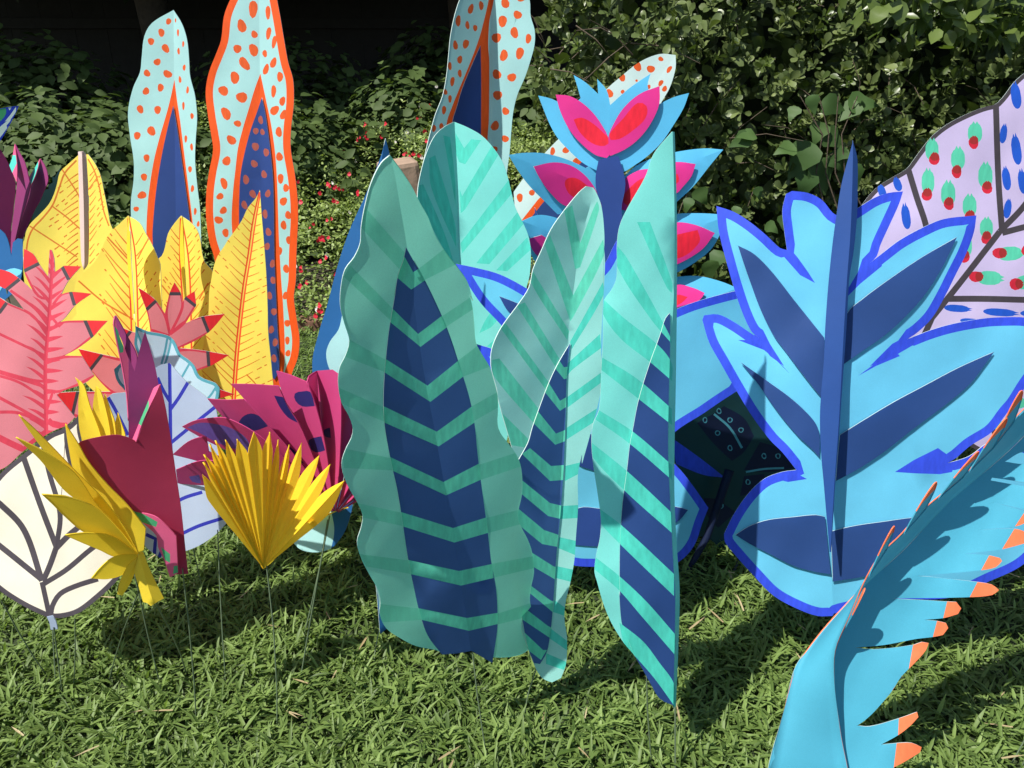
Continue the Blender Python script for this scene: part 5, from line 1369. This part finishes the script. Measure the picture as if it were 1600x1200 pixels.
facet('blade', t, q('S', 375, 452, 340, 510, 325, 500, 330, 540, 300, 560, 305, 580, 262, 590, 262, 640, 255, 600, 222, 650, 235, 690, 215, 680, 200, 770, 180, 900, 260, 1050, 420, 900, 420, 600), [(90, 270, 2.06), (45, 350, 2.0), (80, 400, 2.0)], 'dteal')
wire(t, (65, 400), 2.0, r=.002)
t = thing('lobed_leaf', 'dark teal rounded leaf under the plum fan at the left edge', 'paper leaf', foot_of(10, 460, 1.85))
facet('blade', t, q('S', -120, 840, -20, 820, 30, 860, 55, 920, 70, 1000, 80, 915, 110, 890, 140, 895, 145, 1000, 140, 1085, 120, 1200, 0, 1300, -120, 1200), [(0, 360, 1.88), (35, 380, 1.86), (10, 460, 1.85)], 'deep')
wire(t, (10, 450), 1.85, r=.002)
t = thing('lobed_leaf', 'small sky blue leaf tip behind the pink leaf at the left edge', 'paper leaf', foot_of(10, 480, 1.6))
facet('blade', t, q('S', -100, 1180, 0, 1115, 40, 1088, 90, 1076, 138, 1090, 128, 1112, 90, 1132, 40, 1150, 10, 1200, -60, 1320), [(0, 430, 1.63), (34, 420, 1.64), (5, 470, 1.6)], 'cyan')
wire(t, (-10, 470), 1.6, r=.002)
t = thing('striped_tip', 'blue leaf tip with white stripes and a green patch at the top left edge', 'paper leaf', foot_of(-60, 300, 2.2))
facet('blade', t, q('S', -260, 140, -100, 96, 0, 80, 118, 62, 96, 110, 60, 180, 0, 282, -120, 420, -260, 560), [(0, 170, 2.25), (29, 165, 2.3), (0, 220, 2.24)], 'royal',
      [S('pgreen', 'S', -60, 90, 36, 74, 38, 110, 10, 150, -60, 210), S('white', 'S', 100, 66, 70, 110, 30, 160, 60, 150, 100, 96), S('white', 'S', 75, 130, -30, 220, -60, 260, 0, 220, 62, 160), S('white', 'S', 40, 180, -60, 280, -60, 330, 0, 260, 45, 200), S('white', 'S', 74, 68, 60, 90, 50, 72)])
wire(t, (-60, 290), 2.2, r=.002)

# ---------------- pale blue leaves
t = thing('scalloped_leaf', 'pale blue scalloped leaf with a teal drawn edge behind the maroon spikes', 'paper leaf', foot_of(260, 640, 1.40))
sp = spine(q('D', 440, 170, 400, 360, 420, 640), 1.42, 1.38)
out = q('D', 228, 108, 300, 140, 370, 152, 432, 172, 465, 215, 488, 270, 530, 300, 570, 338, 600, 400, 650, 425, 692, 440, 718, 470, 712, 520, 690, 580, 600, 700, 420, 760, 250, 700, 190, 600, 172, 490, 135, 450, 118, 420, 104, 362, 150, 318, 230, 330, 245, 290, 222, 215, 228, 160)
sheet('blade', t, out, Fold(sp, -.3, -.2, .05, .1, .002, seed=51), 'pale', [('tline', stroke(q('D', *v), 3.4)) for v in ((440, 180, 420, 270, 395, 350), (548, 320, 520, 370, 480, 440), (700, 460, 660, 520, 600, 570), (230, 130, 260, 200, 270, 260), (415, 180, 400, 260, 380, 330))], rim=('tline', 4.6))
wire(t, (262, 640), 1.38)
t = thing('veined_leaf', 'whitish blue leaf with ultramarine branching veins behind the maroon leaf', 'paper leaf', foot_of(275, 860, 1.22))
sp = spine([(265, 566), (266, 640), (268, 720), (276, 800), (262, 868)], 1.30, 1.20)
out = [(167, 622), (176, 615), (204, 611), (226, 590), (247, 572), (265, 567), (290, 595), (322, 620), (338, 641), (340, 690), (352, 740), (356, 815), (337, 835), (312, 852), (290, 861), (250, 872), (225, 850), (212, 790), (190, 710)]
sheet('blade', t, out, Fold(sp, -.28, -.12, .05, .08, .002, seed=52), 'peri', [('bline', stroke(v, 5.5)) for v in ([(265, 566), (266, 640), (268, 720), (277, 790), (245, 880)], [(266, 640), (279, 622), (294, 597)], [(267, 692), (300, 665), (336, 636)], [(272, 786), (290, 777), (316, 769)], [(276, 838), (310, 822), (350, 809)], [(266, 628), (255, 610), (246, 590)], [(169, 621), (180, 640), (200, 680)], [(228, 835), (243, 842), (240, 880)])])
wire(t, (340, 828), 1.2, (352, 1076))

# ---------------- maroon folded spike leaf
t = thing('spiked_leaf', 'maroon folded spiky leaf with pink and green insides, in front of the pale blue leaf', 'paper leaf', foot_of(285, 890, 1.03))
for o_, an, mk, pn in (
    (('D', 110, 50, 104, 95, 130, 240, 150, 330, 178, 500, 190, 660, 215, 640, 225, 370, 190, 290, 140, 180), (('D', 104, 95, 1.10), ('D', 178, 500, 1.09), ('D', 225, 370, 1.12)), 'rose', [S('pgreen', 'D', 106, 105, 156, 185, 158, 262, 140, 265, 126, 200)]),
    (('D', 112, 48, 124, 66, 180, 170, 237, 285, 224, 372, 190, 300, 148, 190, 108, 98), (('D', 112, 48, 1.12), ('D', 237, 285, 1.10), ('D', 224, 372, 1.10)), 'plum', ()),
    (('D', 285, 138, 312, 230, 340, 330, 362, 440, 375, 560, 370, 700, 300, 760, 190, 820, 189, 600, 190, 290, 224, 372, 250, 260), (('D', 285, 138, 1.09), ('D', 370, 600, 1.07), ('D', 190, 700, 1.05)), 'plum', ()),
    (('D', 372, 446, 340, 465, 300, 512, 262, 575, 235, 650, 210, 700, 188, 745, 232, 784, 262, 690, 310, 580, 345, 510), (('D', 372, 446, 1.06), ('D', 188, 745, 1.07), ('D', 232, 784, 1.03)), 'rose', [S('pgreen', 'D', 300, 512, 262, 575, 232, 655, 215, 656, 265, 690, 290, 620, 308, 578)]),
    (('C', 800, 3, 815, 60, 830, 130, 852, 260, 880, 450, 905, 620, 922, 780, 940, 950, 884, 952, 880, 760, 790, 672, 730, 648, 680, 640, 600, 590, 520, 508, 450, 436, 400, 372, 378, 312, 400, 290, 480, 268, 580, 255, 640, 268, 682, 288, 735, 160), (('C', 800, 3, 1.05), ('C', 378, 312, 1.01), ('C', 930, 950, 1.03)), 'maroon', ()),
    (('C', 500, 468, 600, 590, 680, 640, 730, 648, 788, 670, 880, 760, 890, 945, 850, 968, 820, 880, 790, 815, 782, 760, 715, 695, 640, 625, 560, 545), (('C', 500, 468, 1.03), ('C', 788, 670, 1.015), ('C', 860, 960, 1.03)), 'rose', [S('pgreen', 'C', 510, 490, 600, 592, 720, 652, 788, 690, 780, 715, 690, 680, 600, 600), S('pgreen', 'C', 805, 815, 850, 850, 850, 895, 825, 880), S('pgreen', 'C', 870, 910, 905, 905, 900, 940, 865, 950)])):
    facet('pleat', t, q(*o_), [(*q(a[0], a[1], a[2])[0], a[3]) for a in an], mk, pn)
wire(t, (285, 888), 1.03, (305, 1132), .0012)

# ---------------- maroon fan
t = thing('folded_fan', 'maroon pleated fan with dark violet brush marks left of the large striped leaf', 'paper leaf', foot_of(515, 808, 1.16))
R0 = 1.16
O_ = ('U', 760, 690)
fac = [
    ((445, 857, 530, 785, 600, 757, 640, 755, 655, 840, 1360, 1180, 620, 905), (('D', 445, 857, 1.26), ('D', 640, 755, 1.22)), ()),
    ((465, 945, 600, 895, 700, 900, 1370, 1190, 800, 1040, 620, 1036, 475, 1026), (('D', 465, 945, 1.27), ('D', 700, 900, 1.22)), [S('mauve', 'D', 540, 985, 600, 975, 612, 1025, 560, 1015)]),
    ((500, 695, 560, 665, 640, 648, 770, 650, 1000, 790, 1375, 1185, 900, 900, 650, 780), (('D', 500, 695, 1.27), ('D', 770, 650, 1.21)), [S('mauve', 'D', 530, 700, 600, 672, 700, 680, 800, 710, 880, 770, 900, 850, 800, 822, 700, 785, 600, 730)]),
    ((648, 533, 750, 540, 860, 535, 1010, 700, 1180, 900, 1378, 1185, 1100, 960, 900, 820, 760, 665), (('D', 648, 533, 1.27), ('D', 860, 535, 1.20)), [S('violet', 'D', 826, 690, 848, 642, 900, 618, 960, 640, 1000, 692, 925, 718, 850, 716)]),
    ((785, 447, 900, 448, 1060, 458, 1110, 570, 1200, 720, 1382, 1187, 1200, 920, 1000, 692), (('D', 785, 447, 1.26), ('D', 1060, 458, 1.19)), [S('violet', 'D', 1036, 514, 1100, 530, 1132, 590, 1172, 672, 1115, 640, 1068, 580), S('violet', 'D', 930, 722, 1050, 772, 1150, 830, 1210, 910, 1100, 868, 960, 800)]),
    ((1048, 370, 1090, 382, 1130, 395, 1228, 436, 1290, 620, 1335, 820, 1384, 1187, 1260, 880, 1160, 640, 1090, 520), (('D', 1048, 370, 1.25), ('D', 1228, 436, 1.18)), [S('violet', 'D', 1156, 502, 1200, 490, 1245, 492, 1272, 575, 1200, 577, 1160, 545), S('violet', 'D', 1238, 772, 1310, 750, 1332, 832, 1280, 845, 1242, 815)]),
    ((1228, 436, 1240, 400, 1285, 370, 1300, 600, 1345, 880, 1388, 1187, 1330, 820, 1285, 620), (('D', 1228, 436, 1.18), ('D', 1285, 370, 1.24)), ()),
    ((1285, 370, 1370, 363, 1410, 390, 1425, 600, 1415, 900, 1393, 1187, 1345, 880, 1300, 600), (('D', 1285, 370, 1.24), ('D', 1410, 390, 1.17)), [S('violet', 'D', 1325, 715, 1360, 700, 1366, 760, 1330, 750)]),
    ((1410, 390, 1500, 400, 1540, 520, 1460, 900, 1396, 1187, 1418, 900, 1428, 600), (('D', 1410, 390, 1.17), ('D', 1520, 450, 1.25)), ()),
    ((1520, 450, 1640, 520, 1560, 850, 1398, 1187, 1460, 900), (('D', 1520, 450, 1.25), ('D', 1640, 520, 1.17)), ()),
    ((1640, 520, 1720, 650, 1620, 900, 1400, 1187, 1560, 850), (('D', 1640, 520, 1.17), ('D', 1720, 650, 1.25)), ()),
    ((1720, 650, 1740, 800, 1660, 960, 1402, 1187, 1620, 900), (('D', 1720, 650, 1.25), ('D', 1740, 800, 1.17)), ()),
    ((1740, 800, 1730, 920, 1600, 1050, 1404, 1187, 1660, 960), (('D', 1740, 800, 1.17), ('D', 1730, 920, 1.25)), ()),
    ((1730, 920, 1640, 1040, 1406, 1190, 1600, 1050), (('D', 1730, 920, 1.25), ('D', 1640, 1040, 1.18)), ()),
]
for i, (o_, an, pn) in enumerate(fac):
    a3 = (*q(*O_)[0], R0)
    facet('pleat', t, q('D', *o_), [(*q(a[0], a[1], a[2])[0], a[3] - .06) for a in an] + [a3], 'magenta', pn, off=0.0005 * i)
wire(t, (515, 806), 1.16, (462, 1082), .0014)

# ---------------- golden pleated fan
t = thing('folded_fan', 'golden yellow pleated paper fan with pointed tips', 'paper leaf', foot_of(411, 889, 1.06))
o0 = np.array([411.5, 888.0]); R0 = 1.06
tips = [(316, 742, 1.00), (318, 722, .985), (319, 710, .985), (328, 694, .99), (337, 688, 1.0), (353, 687, 1.02), (371, 686, 1.04), (397, 675, 1.07), (422, 675, 1.08), (435, 687, 1.09), (452, 695, 1.09), (471, 692, 1.09), (499, 711, 1.08), (516, 725, 1.06), (538, 751, 1.04)]
tips = [(*p[:2], p[2]) for p in tips]
for i, (x, y, R) in enumerate(tips):
    tip = np.array([x, y], float)
    d = tip - o0; Ln = np.linalg.norm(d)
    nrm = np.array([-d[1], d[0]]) / Ln

    def between(j):
        if j < 0: a = np.array(tips[0][:2]) + (-5, 22); RR = tips[0][2]
        elif j >= len(tips) - 1: a = np.array(tips[-1][:2]) + (8, 26); RR = tips[-1][2]
        else: a = (np.array(tips[j][:2]) + np.array(tips[j + 1][:2])) / 2; RR = (tips[j][2] + tips[j + 1][2]) / 2
        return a, RR
    for sgn, j in ((-1, i - 1), (1, i)):
        a, RR = between(j)
        rv_ = .86 if i < 9 else .74
        vly = o0 + (a - o0) * rv_
        edge1 = o0 + (a * .55 + tip * .45 - o0) * (.93 if i < 9 else .88)
        RV = R0 + (RR - R0) * rv_ + .006
        midc = o0 + d * .6
        pl = [tuple(tip), tuple(edge1), tuple(vly), tuple(o0 + (vly - o0) * .4), tuple(o0), tuple(o0 + d * .5)]
        facet('pleat', t, pl, [(x, y, R), (*o0, R0), (*vly, RV)], 'gold', (), ripple=.0006, corner=30)
facet('pleat', t, q('U', 415, 762, 500, 700, 700, 615, 860, 545, 940, 530, 1040, 522, 950, 545, 870, 572, 720, 640, 560, 700, 420, 772), [(482, 816, 1.06), (544, 792, 1.04), (512, 804, 1.10)], 'gold', (), ripple=0)
facet('tab', t, q('C', 1316, 926, 1345, 830, 1400, 775, 1412, 790, 1395, 830, 1370, 880), [(411, 889, 1.065), (438, 842, 1.09), (428, 875, 1.09)], 'gold2')
wire(t, (416, 880), 1.065, (431, 1150), .0012)

# ---------------- acid yellow spiky leaf in front
t = thing('spiked_leaf', 'acid yellow spiky leaf leaning left with a torn stem end, over the cream leaf', 'paper leaf', foot_of(222, 880, 1.04))
og = q('C', 695, 852)[0]
for o_, cr, ra, rb in (
    ((78, 268, 130, 292, 240, 350, 375, 450, 480, 600, 560, 690, 690, 852, 600, 760, 500, 652, 330, 540, 200, 380), ((78, 268), (300, 450), (480, 610), (695, 852)), .95, 1.0),
    ((92, 155, 160, 215, 230, 285, 380, 440, 500, 560, 610, 700, 695, 850, 560, 690, 480, 600, 370, 452, 240, 355, 150, 240), ((92, 155), (260, 330), (460, 560), (695, 852)), .97, 1.02),
    ((325, 200, 385, 292, 440, 388, 540, 508, 640, 610, 727, 722, 718, 830, 695, 852, 600, 690, 480, 540, 375, 442, 345, 330), ((325, 200), (420, 420), (580, 620), (695, 852)), 1.0, 1.05),
    ((208, 552, 260, 556, 330, 562, 480, 620, 600, 735, 692, 852, 560, 792, 420, 742, 320, 660, 260, 600), ((208, 552), (400, 650), (560, 740), (695, 852)), .93, .99),
    ((325, 756, 380, 748, 440, 745, 560, 762, 692, 852, 580, 866, 500, 832, 400, 790), ((325, 756), (480, 780), (695, 852)), .95, .99),
    ((692, 856, 640, 850, 560, 870, 500, 920, 458, 972, 540, 976, 620, 950, 672, 892), ((458, 972), (600, 890), (695, 852)), .96, 1.0),
    ((690, 862, 640, 910, 600, 990, 588, 1052, 612, 1058, 650, 1000, 682, 920), ((598, 1058), (650, 950), (695, 852)), .98, 1.0),
    ((695, 850, 715, 838, 760, 950, 820, 1072, 790, 1088, 755, 1110, 735, 1095, 715, 1090, 690, 1000, 670, 930), ((770, 1100), (730, 980), (695, 852)), .99, 1.01)):
    c_ = q('C', *[v for p in cr for v in p])
    sp_ = spine(c_, ra, 1.02)
    sheet('spike', t, q('C', *o_), Fold(sp_, .9, -.35, ripple=.001, seed=61), 'gold2', corner=34, edge='gold2')
wire(t, (216, 925), 1.0, (164, 1062), .0012)
wire(t, (240, 935), 1.0, (292, 1052), .0012)
t = thing('spiked_leaf', 'upright yellow spiky leaf half hidden behind the maroon folded leaf', 'paper leaf', foot_of(175, 760, 1.10))
for o_, cr in (((780, 198, 830, 235, 880, 300, 905, 390, 930, 480, 1050, 812, 1100, 1200, 900, 1200, 855, 870, 822, 700, 815, 450, 825, 300), ((825, 230), (860, 500), (950, 820), (1000, 1200))), ((1000, 288, 1042, 335, 1090, 480, 1150, 792, 1150, 1200, 1060, 1200, 1050, 812, 1000, 700, 965, 560, 975, 420), ((1000, 288), (1030, 500), (1090, 800), (1100, 1200))),
               ((1090, 365, 1112, 430, 1150, 540, 1190, 650, 1205, 800, 1200, 1200, 1140, 1200, 1150, 790, 1110, 600, 1080, 490), ((1090, 365), (1130, 560), (1180, 800), (1180, 1200))), ((1225, 562, 1260, 670, 1305, 820, 1280, 1200, 1190, 1200, 1200, 800, 1195, 700), ((1225, 562), (1240, 700), (1260, 820), (1240, 1200)))):
    c_ = q('T', *[v for p in cr for v in p])
    sheet('spike', t, q('T', *o_), Fold(spine(c_, 1.12, 1.09), -.3, -.4, ripple=.001, seed=62), 'gold2', corner=34, edge='gold2')
wire(t, (178, 735), 1.1)

# ---------------- cream leaf
t = thing('veined_leaf', 'round cream leaf with thick charcoal veins and border at lower left', 'paper leaf', foot_of(80, 970, 1.10))
sp = spine([(105, 670), (87, 852), (68, 912), (79, 968)], 1.20, 1.09)
out = q('C', 395, 150, 385, 165, 330, 215, 250, 250, 130, 340, 0, 450) + [(-35, 790), (-50, 850), (-30, 895)] + q('C', 0, 1035, 90, 1095, 180, 1142, 255, 1170, 330, 1166, 400, 1142, 480, 1082, 560, 1010, 602, 960, 640, 880, 640, 700, 560, 500, 440, 330, 410, 240, 405, 170)
pts_ = [('char', stroke(q('C', *v), w)) for v, w in (((210, 990, 250, 1170), 8), ((212, 995, 280, 815, 330, 225), 1), ((215, 985, 250, 905, 282, 815), 9), ((282, 815, 200, 600, 112, 350), 9), ((282, 815, 300, 650, 245, 440, 215, 300), 8), ((370, 180, 335, 230, 345, 360, 375, 440), 8), ((210, 985, 120, 730, 0, 600, -60, 560), 9.5), ((205, 975, 100, 890, 0, 810, -80, 750), 9),
                                                       ((218, 1000, 330, 930, 450, 830, 600, 720), 8), ((282, 820, 340, 760, 400, 710), 9), ((255, 1150, 262, 1110, 300, 1050, 380, 1010, 490, 975), 8))]
sheet('blade', t, out, Fold(sp, .12, -.08, .1, .12, .003, seed=71), 'cream', pts_, rim=('char', 7.5))
facet('tab', t, [(73, 964), (82, 962), (87, 970), (90, 983), (79, 984), (77, 972)], [(73, 964, 1.085), (87, 964, 1.085), (80, 984, 1.083)], 'peri', ripple=0)
wire(t, (84, 980), 1.083, (97, 1088), .0012)
wire(t, (2, 938), 1.1, (82, 1058), .0012)
wire(t, (117, 966), 1.09, (109, 1082), .001)

# ---------------- orange tipped turquoise leaf in front, lower right
t = thing('fingered_leaf', 'turquoise folded leaf with orange tipped fingers leaning across the lower right corner', 'paper leaf', foot_of(1250, 1230, .78))
Fp = [(1660, 610), (1600, 682)] + q('K', 1450, 562, 1230, 745, 1000, 990) + q('M', 800, 290, 620, 480, 530, 592, 455, 700, 395, 930, 330, 1160) + [(1190, 1260)]
FR = [1.02, 1.0, .985, .965, .945, .925, .905, .89, .875, .85, .825, .81]
Fs = [(p[0], p[1], r) for p, r in zip(Fp, FR)]
right = q('M', 330, 1160, 395, 930, 455, 700, 530, 592, 620, 480, 800, 290) + q('K', 1000, 990, 1230, 745, 1450, 562) + [(1600, 682), (1660, 610), (1700, 680), (1690, 720)] \
    + q('K', 1600, 500, 1505, 548, 1600, 560, 1720, 540, 1720, 680, 1600, 652, 1440, 628, 1434, 642, 1600, 672, 1720, 690, 1720, 800, 1600, 786, 1440, 751, 1600, 798) + q('K', 1640, 830, 1575, 868, 1375, 888, 1500, 884, 1570, 886, 1620, 905, 1610, 955, 1490, 986, 1305, 1008, 1420, 1016, 1480, 1030, 1490, 1045, 1460, 1075, 1380, 1092, 1065, 1120) \
    + q('M', 1130, 244, 1365, 270, 1440, 283, 1475, 310, 1440, 335, 1325, 346, 940, 352, 1000, 356, 1130, 362, 1215, 368, 1262, 370, 1286, 402, 1270, 430, 1200, 450, 1100, 459, 1165, 465, 1210, 475, 1221, 500, 1195, 535, 1145, 545, 1060, 555, 900, 585, 755, 598, 860, 606, 1050, 584, 1090, 570, 1123, 575, 1110, 610, 1060, 668, 985, 745, 940, 815, 850, 920, 800, 965, 765, 988, 830, 992, 975, 952, 1065, 920, 1072, 945, 1030, 990, 972, 1035, 885, 1083, 965, 1076, 1040, 1075, 1088, 1096, 1080, 1122, 1010, 1165, 950, 1197) + [(1395, 1210), (1385, 1260), (1190, 1260)]
tipsR = [('ottip', q('M', *v)) for v in ((1372, 262, 1325, 352, 1480, 350, 1500, 270), (1218, 360, 1195, 455, 1280, 450, 1300, 370), (1167, 460, 1143, 550, 1230, 545, 1240, 470), (1050, 560, 1022, 715, 1100, 700, 1150, 560), (990, 738, 935, 822, 1000, 800, 1010, 740), (975, 945, 970, 1045, 1080, 1000, 1090, 900), (965, 1066, 948, 1205, 1060, 1180, 1110, 1070))] \
    + [('ottip', q('K', *v)) for v in ((1430, 1010, 1382, 1098, 1500, 1090, 1510, 1010), (1552, 884, 1488, 990, 1640, 980, 1650, 880), (1610, 790, 1555, 872, 1680, 880, 1700, 790), (1640, 690, 1620, 800, 1740, 810, 1740, 690), (1650, 540, 1640, 660, 1740, 690, 1740, 530))]
sheet('right_half', t, right, Fold(Fs, 0.5, -.42, .1, .05, .003, seed=81), 'otcyan', tipsR, corner=40)

# the left half stands up towards the camera; its edge carries cut fingers
Ep = [(1640, 618), (1595, 640), (1560, 690), (1520, 730), (1478, 768), (1437, 800), (1408, 838)] + q('M', 885, 120, 800, 270, 742, 420, 650, 612, 652, 800, 690, 1080, 720, 1200) + [(1330, 1260)]
n_ = len(Ep)
ER = np.interp(np.linspace(0, 1, n_), [0, .35, .7, 1], [.975, .915, .850, .79])
E3 = place([p[0] for p in Ep], [p[1] for p in Ep], ER)
fx_ = np.linspace(0, 1, len(Fp))
F3all = place([p[0] for p in Fp], [p[1] for p in Fp], FR)
tt = np.concatenate([[0], np.cumsum(np.linalg.norm(np.diff(F3all, axis=0), axis=1))]); tt /= tt[-1]
te = np.concatenate([[0], np.cumsum(np.linalg.norm(np.diff(E3, axis=0), axis=1))]); te /= te[-1]
ns, nw_ = 64, 7
ts = np.linspace(0, 1, ns)
Fi = np.stack([np.interp(ts, tt, F3all[:, k_]) for k_ in range(3)], 1)
Ei = np.stack([np.interp(ts, te, E3[:, k_]) for k_ in range(3)], 1)
for _ in range(3):
    Ei[1:-1] = (Ei[:-2] + 2 * Ei[1:-1] + Ei[2:]) / 4; Fi[1:-1] = (Fi[:-2] + 2 * Fi[1:-1] + Fi[2:]) / 4
w = np.linspace(0, 1, nw_)
bul = np.sin(w * math.pi) * .010
G_ = Fi[:, None, :] * (1 - w)[None, :, None] + Ei[:, None, :] * w[None, :, None] + np.array([-.5, -.3, .3])[None, None] * bul[None, :, None]
ix = np.arange(ns * nw_).reshape(ns, nw_)
Q_ = np.stack([ix[:-1, :-1], ix[:-1, 1:], ix[1:, 1:], ix[1:, :-1]], -1).reshape(-1, 4)
Lh = link_mesh('left_half', np_mesh('left_half', G_.reshape(-1, 3) - np.array(t.location), Q_, [PM['otcyan'], PM['ottip']]), t)
md = Lh.modifiers.new('paper_edge', 'SOLIDIFY'); md.thickness = .0014; md.offset = -1; md.use_rim_only = True; md.material_offset_rim = 1
# fingers cut along that edge
for s0, ln in ((.03, .075), (.10, .075), (.17, .075), (.25, .07), (.34, .07), (.45, .066), (.57, .05)):
    i0 = int(s0 * (ns - 1)); i1 = min(ns - 1, i0 + 4)
    a, b = Ei[i0], Ei[i1]
    along = (a - b) / np.linalg.norm(a - b)
    outw = Ei[i0] - Fi[i0]; outw /= np.linalg.norm(outw)
    d = outw * .75 + along * .8; d /= np.linalg.norm(d)
    V, Fc, MI = [], [], []
    prof = [(0, 1.0), (.3, .95), (.55, .85), (.56, .85), (.8, .6), (.93, .35), (1.0, .06)]
    mid = (a + b) / 2; half = (a - b) / 2
    for (u_, w_) in prof:
        c_ = mid - outw * .004 + d * ln * u_
        V += [c_ + half * w_, c_ - half * w_]
    for k_ in range(len(prof) - 1):
        Fc.append((2 * k_, 2 * k_ + 1, 2 * k_ + 3, 2 * k_ + 2)); MI.append(0 if k_ < 3 else 1)
    o = link_mesh('finger', np_mesh('finger', np.array(V) - np.array(t.location), Fc, [PM['otcyan'], PM['ottip']], MI, False), t)
    md = o.modifiers.new('paper_edge', 'SOLIDIFY'); md.thickness = .0014; md.offset = -1; md.use_rim_only = True
g0 = place(1225, 1240, .81)
tube('wire_stem', t, [g0, (g0[0] + .004, g0[1] + .002, .1), (g0[0], g0[1], -.02)], .002, WIRE, 5)

# loose support wires at the lower right
wires = thing('support_wire', 'pair of thin grey wires slanting out of the grass at lower right corner', 'wire', tuple(ground_at(1575, 1200)))
tube('wire', wires, [place(1640, 1085, .95), ground_at(1572, 1206) - np.array([0, 0, .01])], .0012, WIRE, 5)
tube('wire', wires, [place(1650, 1098, .94), ground_at(1588, 1210) - np.array([0, 0, .01])], .0012, WIRE, 5)
stick = thing('support_stick', 'thin dark stick in the grass under the lower lobe of the big blue leaf', 'stick', tuple(ground_at(1136, 912)))
tube('stick', stick, [place(1166, 850, 1.5), ground_at(1136, 912) - np.array([0, 0, .01])], .004, WIRE_D, 6, .003)
